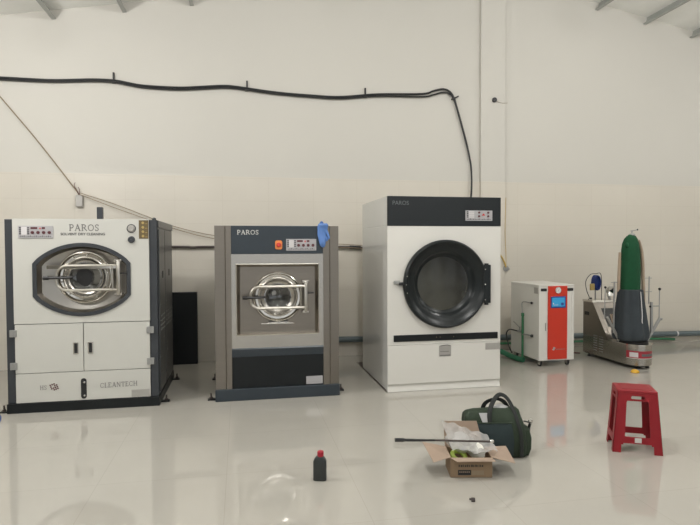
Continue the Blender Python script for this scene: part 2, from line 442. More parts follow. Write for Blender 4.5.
# ceiling lamps
LAMP_AT = ['above and in front of the dry cleaning machine', 'above the floor in front of the washer', 'above the red stool', 'in front of the far right end of the tiled wall', 'in the second row from the tiled wall, furthest left', 'straight above the camera position', 'in the second row from the tiled wall, furthest right', 'near the open doorway, left one', 'near the open doorway, right one']
lamp_src = None
for i, (lx, ly) in enumerate(LAMPS):
    lz = min(roof_z(lx)-.55, 4.55)
    if lamp_src is None:
        t = thing('high_bay_lamp', (lx, ly, lz), 'grey high bay lamp '+LAMP_AT[i], 'lamp', group='high bay lamps under the roof')
        MB().lathe([(.05, .30), (.07, .28), (.075, .16), (.15, .02), (.16, 0.0), (.15, 0.0), (.07, .15)], (0, 0, 0), 'z').build('shade', 'shade', t, True, local=True)
        MB().lathe([(.14, .02), (.14, -.01), (.12, -.05), (.07, -.08), (.001, -.09)], (0, 0, 0), 'z', 32).build('diffuser', 'led', t, True, local=True)
        MB().tube([(0, 0, .29), (0, 0, roof_z(lx)-lz)], .008, 8).build('rod', 'shade', t, local=True)
        lamp_src = t
    else:
        t = dup(lamp_src); t.location = (lx, ly, lz); t['label'] = 'grey high bay lamp '+LAMP_AT[i]
        for ch in list(lamp_src.children):
            if ch.type == 'MESH':
                c = dup(ch, t)
                if ch.name.startswith('rod'): c.scale = (1, 1, (roof_z(lx)-lz)/(roof_z(LAMPS[0][0])-min(roof_z(LAMPS[0][0])-.55, 4.55)))
    ld = bpy.data.lights.new('lamp_light', 'POINT'); ld.shadow_soft_size = 0.11; ld.energy = LAMP_POWER[i]; ld.color = (1.0, 0.985, 0.965)
    lo = bpy.data.objects.new('lamp_light', ld); C.objects.link(lo); lo.parent = t; lo.location = (0, 0, -.25)

# ================================================================ control strip used on all three machines
def control_panel(parent, x0, x1, z0, z1, y, style=0):
    w, h = x1-x0, z1-z0
    p = MB().box(x0, x1, y-.006, y, z0, z1, .001).build('control_panel', 'silver', parent)
    yy = y-.006
    if style == 0:
        MB().box(x0+.09*w, x0+.25*w, yy-.002, yy, z0+.28*h, z0+.92*h).build('display', 'pale', p)
        for k in range(4):
            for sx in (.04, .27):
                MB().box(x0+sx*w, x0+(sx+.045)*w, yy-.003, yy, z0+(.32+.16*k)*h, z0+(.41+.16*k)*h).build('indicator', 'black', p)
        MB().box(x0+.36*w, x0+.55*w, yy-.002, yy, z0+.74*h, z0+.90*h).build('readout', 'maroon', p)
        MB().prism([(x0+.60*w, z0+.74*h), (x0+.66*w, z0+.74*h), (x0+.63*w, z0+.90*h)], yy-.002, yy).build('warning_mark', 'redb', p)
        MB().box(x0+.68*w, x0+.77*w, yy-.002, yy, z0+.74*h, z0+.90*h).build('readout', 'maroon', p)
        for k in range(4):
            cx = x0+(.41+.16*k)*w
            MB().lathe([(.001, -.008), (.045*w, -.008), (.05*w, -.0)], (cx, yy, z0+.46*h), 'y', 14).build('button', 'maroon', p)
        b = MB()
        for k in range(16):
            b.box(x0+(.05+.057*k)*w, x0+(.085+.057*k)*w, yy-.0008, yy, z0+.09*h, z0+(.15+.03*(k % 3))*h)
        b.build('caption', 'lettd', p)
    else:
        for k in range(4):
            MB().box(x0+.12*w, x0+.32*w, yy-.002, yy, z0+(.30+.165*k)*h, z0+(.42+.165*k)*h).build('display', 'pale', p)
            MB().box(x0+.055*w, x0+.10*w, yy-.003, yy, z0+(.31+.165*k)*h, z0+(.41+.165*k)*h).build('indicator', 'black', p)
        for (u, v) in ((.5, .80), (.84, .80), (.5, .44), (.84, .44)):
            MB().lathe([(.001, -.008), (.035*w, -.008), (.038*w, 0)], (x0+u*w, yy, z0+v*h), 'y', 14).build('button', 'maroon', p)
        MB().prism([(x0+.60*w, z0+.50*h), (x0+.73*w, z0+.50*h), (x0+.665*w, z0+.74*h)], yy-.002, yy).build('warning_mark', 'redb', p)
        b = MB()
        for k in range(16):
            b.box(x0+(.05+.057*k)*w, x0+(.085+.057*k)*w, yy-.0008, yy, z0+.09*h, z0+(.15+.03*(k % 3))*h)
        b.build('caption', 'lettd', p)
    return p

def anchor_foot(parent, x, y, side):
    """floor bracket with an upright bolt, reaching out sideways from the machine's base"""
    f = MB().box(min(x, x+side*.075), max(x, x+side*.075), y-.03, y+.03, 0.0, .012, .002).build('anchor_bracket', 'dark', parent)
    b = MB(); b.tube([(x+side*.045, y, .0), (x+side*.045, y, .065)], .008, 8); b.tube([(x+side*.045, y, .012), (x+side*.045, y, .028)], .016, 6)
    b.build('bolt', 'hose', f)

# ================================================================ DRY CLEANING MACHINE
F1 = 5.47
t = thing('dry_cleaning_machine', (-1.42, F1, 0), 'big white and charcoal solvent dry cleaning machine with curved octagonal porthole frame, furthest left', 'dry cleaning machine')
bc = (-1.424, 1.207)       # bezel centre
def bez(off):
    """closed outline: vertical sides, arched top and bottom"""
    xl, xr = -1.842+off, -1.005-off
    zt, zb = 1.545-off, .872+off
    zs1, zs0 = 1.357-off*.45, 1.060+off*.45
    pts = []
    n = 24
    for i in range(n+1):
        u = i/n; x = xr+(xl-xr)*u; s_ = 1-(2*u-1)**2
        pts.append((x, zs1+(zt-zs1)*s_**.82))
    for i in range(n+1):
        u = i/n; x = xl+(xr-xl)*u; s_ = 1-(2*u-1)**2
        pts.append((x, zs0-(zs0-zb)*s_**.82))
    return pts
def ray_to_rect(pts, cx, cz, x0, x1, z0, z1):
    out = []
    for (x, z) in pts:
        dx, dz = x-cx, z-cz; k = 1e9
        if dx > 1e-9: k = min(k, (x1-cx)/dx)
        if dx < -1e-9: k = min(k, (x0-cx)/dx)
        if dz > 1e-9: k = min(k, (z1-cz)/dz)
        if dz < -1e-9: k = min(k, (z0-cz)/dz)
        out.append([cx+dx*k, cz+dz*k])
    for (X, Z) in ((x0, z0), (x1, z0), (x0, z1), (x1, z1)):
        j = min(range(len(out)), key=lambda i: (out[i][0]-X)**2+(out[i][1]-Z)**2)
        out[j] = [X, Z]
    return out
# body shell: sides, back, top and front posts (left hollow behind the porthole)
b = MB()
b.box(-2.072, -2.003, F1, 6.62, .09, 1.76, .004)
b.box(-.838, -.768, F1, 6.62, .09, 1.76, .004)
b.box(-2.003, -.838, 5.95, 6.62, .09, 1.755)
b.box(-2.003, -.838, F1+.012, 5.95, 1.735, 1.755)
b.box(-2.003, -.838, F1+.03, 5.95, .09, .80)
b.build('body', 'char', t)
bo = bez(0.0)
b = MB(); b.ring(ray_to_rect(bo, *bc, -2.004, -.839, .812, 1.765), bo, F1-.012, F1+.012); fp = b.build('front_panel', 'whitem', t)
b = MB(); b.ring(bez(-.001), bez(.034), F1-.022, F1+.004); b.build('porthole_frame', 'char', t)
# concave steel recess
b = MB()
L0 = [(x, F1-.012, z) for x, z in bez(.033)]; L1 = [(x, F1+.055, z) for x, z in bez(.055)]
b.strip([L0, L1])
dc = (-1.412, 1.226)
n = len(L1)
L2 = []
for (x, y, z) in L1:
    a = math.atan2(z-dc[1], x-dc[0]); L2.append((dc[0]+.20*math.cos(a), F1+.075, dc[1]+.20*math.sin(a)))
b.strip([L1, L2])
b.build('recess', 'dish', t, True)
# door
def porthole(parent, c, F, r, hx0, hx1, hz0, hz1, glass_r, handle, style):
    d = MB().lathe([(r*.80, .065), (r*.92, .06), (r, .03), (r*1.0, .0), (r*.965, -.02), (r*.93, -.022), (r*.90, -.01), (r*.88, .01), (r*.80, .012)], (c[0], F, c[1]), 'y', 64).build('door', 'mirror', parent, True)
    MB().lathe([(r*.80, .012), (r*.78, -.010), (r*.74, -.014), (r*.70, -.006), (r*.66, .018), (glass_r*1.06, .026), (glass_r, .03)], (c[0], F, c[1]), 'y', 64).build('inner_ring', 'steelb', d, True)
    MB().lathe([(glass_r*1.06, .03), (glass_r*.98, .05), (glass_r*.75, .07), (.002, .08)], (c[0], F, c[1]), 'y', 48).build('glass', 'glass', d, True)
    MB().lathe([(glass_r*1.1, .09), (glass_r*1.15, .32), (.002, .34)], (c[0], F, c[1]), 'y', 48).build('drum', 'drumd' if style else 'drum', d, True)
    # locking frame across the door
    rr = (hz1-hz0)*.40
    pts = []
    for i in range(7):
        a = R(90+90*i/6); pts.append((hx0+rr+rr*math.cos(a), F-.045, hz1-rr+rr*math.sin(a)))
    for i in range(7):
        a = R(180+90*i/6); pts.append((hx0+rr+rr*math.cos(a), F-.045, hz0+rr+rr*math.sin(a)))
    pts = [(hx1, F-.045, hz1)] + pts + [(hx1, F-.045, hz0)]
    fr = MB().tube(pts, .0155 if style else .0125, 8).build('locking_frame', 'steelm', d, True)
    b = MB(); b.box(hx1-.012, hx1+.022, F-.062, F-.03, hz0-.05, hz1+.05, .006); b.tube([(hx1-.045, F-.05, hz0), (hx1-.045, F-.05, hz1)], .009, 8)
    b.build('lock_post', 'steelm', fr, True)
    for zz in (hz0-.045, hz1+.045):
        MB().box(hx1-.03, hx1+.035, F-.055, F+.06, zz-.012, zz+.012, .004).build('hinge_arm', 'steelb', fr)
    MB().tube([(hx1+.015, F-.045, c[1]+.035), (hx1+.085, F-.04, c[1]+.035)], .007, 8).build('hinge_pin', 'black', fr)
    b = MB(); b.tube([(handle[0], F-.065, c[1]-.0), (handle[0]+.05, F-.062, c[1]), (handle[1]-.05, F-.055, c[1]), (handle[1], F-.05, c[1]+.004)], .014, 10, flat=.9)
    b.tube([(handle[0], F-.065, c[1]), (handle[0]+.045, F-.065, c[1])], .019, 10)
    b.build('handle', 'black', fr, True)
    return d
d = porthole(t, (-1.408, 1.228), F1+.02, .246, -1.64, -1.115, 1.112, 1.337, .145, (-1.745, -1.50), 0)
MB().lathe([(.002, -.03), (.098, -.028), (.108, -.01), (.11, .03)], (-1.46, F1+.12, 1.226), 'y', 32).build('drum_hub', 'black', d, True)
MB().lathe([(.002, -.01), (.062, -.008), (.072, .004), (.075, .03)], (-1.352, F1+.13, 1.224), 'y', 32).build('drum_cover', 'dish', d, True)
MB().box(-1.72, -1.13, F1-.034, F1-.028, 1.308, 1.345, .002).build('clamp_plate', 'mirror', d)
for k in range(10):
    a = 2*PI*k/10+.2
    MB().ball((-1.408+.205*math.cos(a), F1-.004, 1.228+.205*math.sin(a)), .0075, seg=8).build('bolt', 'chrome', d, True)
control_panel(t, -1.955, -1.664, 1.588, 1.700, F1-.012)
serif_text('PAROS', -1.53, -1.272, 1.655, 1.714, F1-.0135, 'lett', t, fat=1.25)
text_mesh('SOLVENT DRY CLEANING', -1.603, -1.223, 1.614, 1.638, F1-.0135, 'lettd', t, bold=.035)
MB().lathe([(.034, 0), (.036, -.004), (.040, -.004), (.041, 0)], (-.993, F1-.012, 1.678), 'y', 28).build('knob_bezel', 'char', t, True)
for (x, z, m_) in ((-.993, 1.678, 'plateg'), (-.993, 1.575, 'char')):
    MB().lathe([(.002, -.022), (.024, -.022), (.027, -.012), (.031, -.010), (.032, 0)], (x, F1-.012, z), 'y', 24).build('knob', m_, t, True)
s = MB().box(-.926, -.842, F1-.0145, F1-.012, 1.583, 1.756).build('sticker', 'brown', t)
for k in range(4):
    MB().lathe([(.012, -.001), (.002, -.0012)], (-.890, F1-.0145, 1.608+.041*k), 'y', 14).build('seal_print', 'gold', s)
    MB().box(-.872, -.85, F1-.0154, F1-.0144, 1.598+.041*k, 1.602+.041*k).build('line_print', 'gold', s)
# lower service doors
for (x0, x1, hx) in ((-2.0, -1.4275, -1.489), (-1.4215, -.842, -1.364)):
    dd = MB().box(x0, x1, F1-.012, F1+.01, .362, .805, .003).build('service_door', 'whitem', t)
    h = MB().box(hx-.024, hx+.024, F1-.020, F1-.012, .522, .634, .004).build('handle', 'chrome', dd)
    MB().box(hx-.013, hx+.015, F1-.022, F1-.019, .532, .624, .002).build('grip', 'black', h)
for (x0, x1, z0) in ((-2.040, -1.984, .697), (-2.040, -1.984, .400), (-.868, -.803, .694), (-.868, -.803, .398)):
    b = MB(); b.box(x0, x1, F1-.026, F1-.010, z0, z0+.064, .003); b.box((x0+x1)/2-.006, (x0+x1)/2+.006, F1-.030, F1-.02, z0, z0+.064, .003)
    b.build('hinge', 'plate', t)
lp = MB().box(-2.0, -.842, F1-.011, F1+.01, .092, .356, .003).build('lower_panel', 'whitem', t)
sl = MB().prism(rounded(-1.452, -1.404, .106, .295, .022), F1-.015, F1-.0112).build('level_slot', 'black', lp)
MB().lathe([(.009, -.004), (.001, -.005)], (-1.422, F1-.015, .26), 'y', 10).build('fitting', 'chrome', sl)
MB().lathe([(.009, -.004), (.001, -.005)], (-1.422, F1-.015, .135), 'y', 10).build('fitting', 'chrome', sl)
serif_text('HS', -1.80, -1.742, .205, .245, F1-.0125, 'lett', lp)
b = MB()
for i in range(4):
    for j in range(4):
        if (i, j) in ((0, 0), (3, 3), (1, 2)): continue
        u, v = (i-1.5)*.017, (j-1.5)*.017; a = R(20)
        cx, cz = -1.681+u*math.cos(a)-v*math.sin(a), .228+u*math.sin(a)+v*math.cos(a); q = .0092
        pp = [(cx+q*math.cos(a+R(k)), cz+q*math.sin(a+R(k))) for k in (0, 90, 180, 270)]
        b.bm.faces.new([b.bm.verts.new((x, F1-.0125, z)) for x, z in pp])
b.build('emblem', 'maroon', lp)
serif_text('CLEANTECH', -1.287, -.957, .197, .242, F1-.0125, 'lett', lp, rise=.006, fat=1.1)
MB().box(-1.012, -.850, F1-.014, F1-.011, .094, .166, .001).build('name_plate', 'plateg', lp)
# base
b = MB(); b.box(-2.078, -.762, F1-.015, F1+.10, 0, .088, .004); b.box(-2.078, -2.03, F1+.1, 6.62, 0.0, .088); b.box(-.81, -.762, F1+.1, 6.62, 0.0, .088); b.box(-2.03, -.81, 6.5, 6.62, 0.0, .088)
b.build('base_frame', 'dark', t)
anchor_foot(t, -2.078, 5.52, -1); anchor_foot(t, -.762, 5.60, 1); anchor_foot(t, -.762, 6.52, 1)
# side panels on the right flank
for (y0, y1) in ((5.52, 5.905), (5.93, 6.46)):
    sp = MB().box(-.768, -.756, y0, y1, .12, 1.675, .003).build('side_panel', 'charside', t)
    hy = y0+(y1-y0)*.60
    MB().box(-.757, -.752, hy-.05, hy+.03, 1.20, 1.27, .002).build('handle', 'black', sp)
    for k in range(5):
        MB().ball((-.755, y0+.05+(y1-y0-.1)*((k*.37) % 1), .95-.17*k), .006, seg=6).build('rivet', 'plate', sp)
    b = MB()
    for r_ in range(4):
        for c_ in range(4):
            yy = y0+.08+(y1-y0-.16)*c_/3
            b.box(-.757, -.751, yy-.020, yy+.020, .70+.045*r_, .708+.045*r_)
    b.build('louvre', 'plate', sp)
MB().box(-.772, -.757, 5.50, 6.60, 1.69, 1.757, .003).build('top_rail', 'charside', t)
b = MB(); b.box(-1.48, -1.425, 6.25, 6.31, 1.755, 1.93, .004); b.build('vent_post', 'char', t)
MB().ball((-.80, F1+.06, 1.77), .02, 1, 1, .8, 12).build('lifting_eye', 'charside', t, True)

# ================================================================ WASHER
F2 = 5.49
t = thing('washer_extractor', (.364, F2, 0), 'stainless steel washer with dark blue header and square door recess, between two white machines', 'washing machine')
b = MB()
b.box(-.240, -.084, F2+.010, 6.55, .10, 1.708); b.box(.815, .970, F2+.010, 6.55, .10, 1.708); b.box(-.084, .815, 6.0, 6.55, .10, 1.708); b.box(-.084, .815, F2+.02, 6.0, 1.69, 1.708)
b.build('body', 'steel', t)
for (x0, xf, x1) in ((-.243, -.147, -.086), (.815, .888, .973)):
    b = MB()
    if x0 < 0: b.prism([(x0, F2+.012), (x0, F2-.004), (xf, F2-.004), (xf+.01, F2-.014), (x1, F2-.014), (x1, F2+.012)], .115, 1.71, 'z')
    else: b.prism([(x0, F2+.012), (x0, F2-.014), (xf-.01, F2-.014), (xf, F2-.004), (x1, F2-.004), (x1, F2+.012)], .115, 1.71, 'z')
    b.build('front_column', 'steel', t)
hd = MB().box(-.086, .815, F2-.012, F2+.02, 1.435, 1.710, .003).build('header_panel', 'navy', t)
serif_text('PAROS', -.027, .181, 1.624, 1.667, F2-.0135, 'lettp', hd, fat=1.3)
e = MB().prism(rounded(.339, .408, 1.478, 1.566, .018), F2-.018, F2-.012).build('emergency_stop', 'orange', hd)
MB().lathe([(.002, -.03), (.020, -.028), (.024, -.018), (.016, -.012), (.016, 0)], (.373, F2-.018, 1.522), 'y', 20).build('button', 'redb', e, True)
control_panel(hd, .447, .746, 1.465, 1.580, F2-.012)
# front sheet with the recess
b = MB()
def rr4(x0, x1, z0, z1): return [(x0, z0), (x1, z0), (x1, z1), (x0, z1)]
b.ring(rr4(-.086, .815, .513, 1.433), rr4(-.040, .768, .636, 1.336), F2-.012, F2+.006)
b.build('front_sheet', 'steelb', t)
b = MB()
b.strip([[(x, F2-.014, z) for x, z in rr4(-.044, .772, .632, 1.340)], [(x, F2-.018, z) for x, z in rr4(-.034, .762, .642, 1.330)], [(x, F2+.05, z) for x, z in rr4(-.004, .738, .652, 1.306)]])
b.build('recess_frame', 'mirror', t)
MB().ring(rect_ray(.36, 1.01, -.004, .738, .652, 1.306, 64), [(.36+.19*math.cos(2*PI*i/64), 1.01+.19*math.sin(2*PI*i/64)) for i in range(64)], F2+.05, F2+.056).build('recess_plate', 'steel', t)
d = porthole(t, (.365, 1.008), F2+.025, .250, .098, .632, .900, 1.112, .135, (.02, .24), 1)
MB().lathe([(.002, -.02), (.02, -.018), (.024, 0)], (.33, F2+.10, 1.04), 'y', 20).build('drum_bolt', 'plate', d, True)
MB().lathe([(.058, 0), (.060, -.003), (.062, 0)], (.33, F2+.102, 1.04), 'y', 32).build('drum_ring', 'plate', d, True)
b = MB(); b.box(.20, .52, F2+.02, F2+.05, .735, .748, .003); b.box(.27, .47, F2+.03, F2+.045, .749, .757); b.build('drip_lip', 'mirror', t)
MB().box(.275, .465, F2+.028, F2+.049, .758, .766).build('drip_slot', 'black', t)
lp = MB().box(-.086, .815, F2-.004, F2+.02, .10, .425, .003).build('lower_panel', 'dark', t)
b = MB(); b.prism([(F2-.006, .425), (F2-.020, .50), (F2-.012, .512), (F2+.02, .512), (F2+.02, .425)], -.086, .815, 'x'); b.build('panel_ledge', 'navy', lp)
MB().box(.640, .806, F2-.008, F2-.004, .126, .205, .001).build('name_plate', 'silver', lp)
b = MB(); b.box(-.247, .977, F2-.03, F2+.08, 0, .115, .006); b.box(-.247, -.19, F2+.08, 6.5, 0, .10); b.box(.92, .977, F2+.08, 6.5, 0, .10); b.box(-.19, .92, 6.4, 6.5, 0, .10)
b.build('base_frame', 'navy', t)
anchor_foot(t, -.247, 5.56, -1); anchor_foot(t, .977, 5.66, 1); anchor_foot(t, -.247, 6.42, -1)

# glove hanging over the washer's top corner
b = MB()
gl = [(.812, 1.735, .032, .028), (.810, 1.715, .042, .030), (.808, 1.700, .042, .024), (.806, 1.66, .040, .020), (.800, 1.62, .036, .020), (.804, 1.58, .032, .018), (.806, 1.545, .027, .016), (.808, 1.51, .020, .012), (.810, 1.497, .008, .006)]
loops = []
for i, (cx, cz, rx, ry) in enumerate(gl):
    loops.append([(cx+1.2*rx*math.cos(2*PI*k/18)*(1+.10*math.sin(3*k+i)), F2-.034-.006*math.sin(i*1.3)+ry*math.sin(2*PI*k/18), cz) for k in range(18)])
b.strip(loops, cap=True)
b.tube([(.825, F2-.032, 1.68), (.850, F2-.034, 1.645), (.868, F2-.036, 1.60), (.864, F2-.038, 1.575)], [.016, .015, .013, .008], 10, smooth=3)
b.tube([(.815, F2-.030, 1.62), (.842, F2-.032, 1.59), (.850, F2-.034, 1.56)], [.015, .013, .010], 10, smooth=3)
b.tube([(.800, F2-.040, 1.73), (.800, F2-.015, 1.738), (.802, F2+.04, 1.722), (.802, F2+.09, 1.715)], [.020, .018, .016, .010], 10, smooth=3)
b.jitter(.006, 30)
g = b.build('rubber_glove', 'glove', None, True)
tag(g, 'blue rubber glove draped over the top right corner of the washer', 'glove')

# ================================================================ DRYER
F3 = 5.46
t = thing('tumble_dryer', (2.105, F3, 0), 'tall white industrial tumble dryer with black header and large round black door', 'dryer')
b = MB()
b.box(1.476, 1.496, F3+.012, 6.63, .012, 1.715, .003); b.box(2.702, 2.722, F3+.012, 6.63, .012, 1.715, .003); b.box(1.496, 2.702, 6.1, 6.63, .012, 1.715)
b.box(1.476, 2.722, F3+.012, 6.63, 1.722, 2.017, .003)
b.box(1.4778, 2.7202, F3+.02, 6.62, 1.71, 1.725)
b.build('body', 'whiteg', t)
MB().box(1.470, 2.728, F3+.02, 6.98, 0, .002).build('base_plate', 'hose', t)
MB().box(1.60, 2.62, 6.63, 6.96, .015, .9, .01).build('rear_duct', 'whiteg', t)
dcx, dcz = 2.096, 1.111
cpts = [(dcx+.40*math.cos(2*PI*i/96), dcz+.40*math.sin(2*PI*i/96)) for i in range(96)]
MB().ring(rect_ray(dcx, dcz, 1.476, 2.722, .486, 1.711, 96), cpts, F3-.0, F3+.02).build('front_panel', 'white', t)
hd = MB().box(1.476, 2.722, F3-.004, F3+.02, 1.716, 2.018, .003).build('header_panel', 'charh', t)
text_mesh('PAROS', 1.530, 1.702, 1.928, 1.970, F3-.0055, 'lettf', hd, bold=.004)
control_panel(hd, 2.320, 2.622, 1.770, 1.878, F3-.004, 1)
d = MB().lathe([(.36, .03), (.456, .0), (.460, -.012), (.460, -.040), (.453, -.056), (.442, -.064), (.430, -.062), (.418, -.052), (.396, -.032), (.375, -.020), (.345, -.012), (.335, -.002), (.325, .025), (.30, .05), (.285, .055), (.28, .06)], (dcx, F3, dcz), 'y', 96).build('door', 'chard', t, True)
MB().lathe([(.283, .052), (.20, .050), (.002, .049)], (dcx, F3, dcz), 'y', 64).build('glass', 'glassd', d, True)
b = MB(); b.lathe([(.30, .06), (.36, .08), (.40, .20), (.42, .36), (.40, .38), (.002, .38)], (dcx, F3, dcz), 'y', 64)
b.build('drum', 'drum', d, True)
b = MB()
for k in range(3):
    a = R(80+120*k); b.tube([(dcx+.40*math.cos(a), F3+.2, dcz+.40*math.sin(a)), (dcx+.40*math.cos(a+.35), F3+.37, dcz+.40*math.sin(a+.35))], .035, 8)
b.build('drum_lifter', 'drum', d, True)
b = MB(); b.box(2.508, 2.582, F3-.066, F3, .905, 1.308, .006); b.tube([(2.543, F3-.04, .885), (2.543, F3-.04, 1.322)], .022, 12)
h = b.build('hinge', 'chard', d)
for z in (.94, 1.10, 1.26): MB().ball((2.518, F3-.066, z), .007, seg=8).build('bolt', 'chrome', h)
for (u, v) in ((-.428, .085), (-.438, 0.0), (-.428, -.085)):
    MB().ball((dcx+u, F3-.066, dcz+v), .006, seg=8).build('bolt', 'chrome', d)
la = MB().box(1.54, 1.60, F3-.035, F3, 1.118, 1.152, .004).build('latch', 'plate', t)
b = MB(); b.box(1.59, 1.66, F3-.05, F3-.015, 1.105, 1.135, .005); b.build('catch', 'black', la)
br = MB().box(1.540, 2.690, F3-.010, F3+.002, .520, .588, .003).build('lint_door_handle', 'dark', t)
for x in (2.0, 2.04, 2.19): MB().ball((x, F3-.012, .556), .004, seg=6).build('rivet', 'wire', br)
lp = MB().box(1.478, 2.720, F3-.004, F3+.02, .080, .482, .003).build('lower_panel', 'white', t)
np_ = MB().box(2.030, 2.164, F3-.007, F3-.004, .350, .464, .001).build('rating_plate', 'plateg', lp)
MB().box(2.04, 2.154, F3-.0078, F3-.0068, .358, .366).build('print', 'lettd', np_)
MB().box(2.045, 2.14, F3-.0078, F3-.0068, .40, .404).build('print', 'lettd', np_)
MB().tube([(2.045, F3-.006, .462), (2.12, F3-.010, .470), (2.155, F3-.008, .462)], .003, 6).build('clip', 'black', np_)
MB().box(2.550, 2.716, F3-.007, F3-.004, .402, .472, .001).build('name_plate', 'plateg', lp)
b = MB(); b.prism([(F3+.006, .080), (F3+.016, .070), (F3-.002, .003), (F3+.05, .003), (F3+.05, .080)], 1.478, 2.720, 'x'); b.build('kick_strip', 'white', t)

# ================================================================ CLEANER'S CABINET ON CASTERS (right)
t = thing('steam_generator', (3.85, 6.55, 0), 'white cabinet on casters with a red front strip and small blue screen', 'steam generator')
x0, x1, y0, y1 = 3.612, 4.090, 6.21, 6.93
MB().box(x0, x1, y0+.012, y1, .082, 1.000, .006).build('body', 'white', t)
MB().box(x0-.006, x1+.004, y0, y1+.004, 1.0, 1.024, .006).build('lid', 'white', t)
b = MB(); b.ring(rr4(x0, x1, .082, .998), rr4(x0+.035, x1-.035, .12, .93), y0, y0+.014); b.box(x0+.035, x1-.035, y0+.005, y0+.013, .12, .93); b.build('front_door', 'white', t)
MB().box(x0+.085, x0+.095, y0-.004, y0+.006, .45, .55, .002).build('door_handle', 'plate', t)
for (a, c_) in ((3.633, 3.713), (3.995, 4.075)):
    v = MB().box(a, c_, y0-.006, y0+.002, .942, .978, .006).build('grip_slot', 'black', t)
rp = MB().box(3.730, 3.992, y0-.010, y0+.008, .094, 1.006, .004).build('red_strip', 'redp', t)
rp['label'] = 'red strip down the cabinet front'
g = MB().lathe([(.002, -.012), (.030, -.012), (.036, -.016), (.040, -.012), (.040, 0)], (3.860, y0-.010, .955), 'y', 28).build('pressure_gauge', 'chrome', rp, True)
MB().lathe([(.001, -.0135), (.030, -.0130)], (3.860, y0-.010, .955), 'y', 24).build('dial', 'pale', g)
MB().prism([(3.856, .949), (3.862, .951), (3.874, .975)], y0-.0250, y0-.0240).build('needle', 'black', g)
sc = MB().box(3.762, 3.966, y0-.016, y0-.010, .734, .878, .004).build('screen', 'bluef', rp)
dp = MB().box(3.778, 3.950, y0-.018, y0-.015, .752, .862).build('display', 'screen', sc)
MB().box(3.900, 3.935, y0-.019, y0-.0175, .765, .80).build('icon', 'bluef', dp)
MB().box(3.795, 3.86, y0-.019, y0-.0175, .77, .775).build('readout', 'pale', dp)
MB().box(3.79, 3.80, y0-.019, y0-.0175, .78, .80).build('icon', 'pale', dp)
b = MB(); b.prism([(3.785, .215), (3.81, .205), (3.83, .235), (3.82, .25), (3.80, .23)], y0-.0115, y0-.0098); b.box(3.80, 3.81, y0-.0116, y0-.0098, .225, .25)
b.build('emblem', 'silver', rp)
MB().box(3.835, 3.965, y0-.0108, y0-.0098, .216, .222).build('print', 'lett', rp)
MB().box(x0-.003, x0+.002, y0+.03, y0+.12, .91, .985, .001).build('side_vent', 'plateg', t)
for (cx, cy) in ((3.665, 6.27), (4.04, 6.27), (3.665, 6.87), (4.04, 6.87)):
    ct = thing('caster', (cx-3.85, cy-6.55, 0), None, None); ct.parent = t
    bpy.data.objects.remove(ct)
    fk = MB(); fk.box(cx-.03, cx+.03, cy-.03, cy+.03, .072, .084, .002); fk.box(cx-.022, cx-.016, cy-.02, cy+.03, .025, .075); fk.box(cx+.016, cx+.022, cy-.02, cy+.03, .025, .075)
    f = fk.build('caster', 'chrome', t)
    MB().lathe([(.001, -.013), (.030, -.013), (.033, -.008), (.033, .008), (.030, .013), (.001, .013)], (cx, cy+.01, .033), 'x', 20).build('wheel', 'rubber', f, True)
# pipework on the left flank
p = MB().tube([(3.572, 6.54, .60), (3.572, 6.54, .05)], .015, 10).build('green_pipe', 'greenp', t, True)
MB().tube([(3.572, 6.54, .60), (3.572, 6.54, .64)], .020, 8).build('union', 'greenp', p, True)
MB().tube([(3.572, 6.54, .63), (3.572, 6.56, .76), (3.575, 6.50, .79), (3.59, 6.40, .785), (3.612, 6.37, .785)], .007, 8, smooth=4).build('copper_tube', 'plate', t, True)
MB().ball((3.60, 6.37, .785), .016, seg=10).build('fitting', 'rubber', t, True)
MB().tube([(3.572, 6.54, .36), (3.58, 6.44, .375), (3.60, 6.36, .37)], .010, 8, smooth=3).build('copper_tube', 'plate', t, True)
MB().ball((3.598, 6.36, .37), .020, seg=10).build('fitting', 'rubber', t, True)
b = MB(); b.tube([(3.612, 6.65, .39), (3.56, 6.65, .39)], .015, 10); b.tube([(3.575, 6.62, .44), (3.570, 6.78, .50)], .006, 6); b.tube([(3.575, 6.62, .41), (3.575, 6.62, .45)], .009, 6)
b.build('ball_valve', 'plate', t, True)
MB().tube([(3.56, 6.66, .39), (3.55, 6.85, .38), (3.545, 6.93, .30), (3.55, 6.86, .15), (3.55, 6.78, .08)], .009, 8, smooth=5).build('rubber_hose', 'rubber', t, True)
# insulated green hose along the floor, on into the dryer's back
o = MB().tube([(3.572, 6.52, .036), (3.545, 6.60, .034), (3.50, 6.74, .05), (3.40, 6.90, .10), (3.20, 7.05, .15), (2.9, 7.15, .17), (2.80, 7.18, .17)], .034, 10, smooth=5).build('insulated_hose', 'insul', None, True)
tag(o, 'green insulated hose running from the white cabinet behind the black-doored dryer', 'hose')

# ================================================================ GARMENT FORM FINISHER
t = thing('form_finisher', (4.84, 6.30, 0), 'stainless steel garment form finisher with green and grey cloth dress form', 'garment finisher')
fx0, fx1 = 4.64, 4.985
xm = (fx0+fx1)/2; hw = (fx1-fx0)/2
def foot_outline(ex=0.0, yb=6.83):
    pts = [(fx1+ex, yb), (fx1+ex, 6.02)]
    for i in range(1, 12):
        a = PI*i/12; pts.append((xm+(hw+ex)*math.cos(a), 6.02-(.20+ex)*math.sin(a)))
    pts += [(fx0-ex, 6.02), (fx0-ex, yb)]
    return pts
bs = MB().prism(foot_outline(), .045, .285, 'z').build('base', 'steelb', t, True)
MB().prism(foot_outline(.006, 6.29), .285, .300, 'z').build('deck', 'mirror', t, True)
MB().prism(foot_outline(-.03), .03, .045, 'z').build('plinth', 'dark', t)
MB().prism([(6.30, .285), (6.62, .745), (6.64, .762), (6.83, .762), (6.83, .285)], fx0, fx1, 'x').build('housing', 'steel', t)
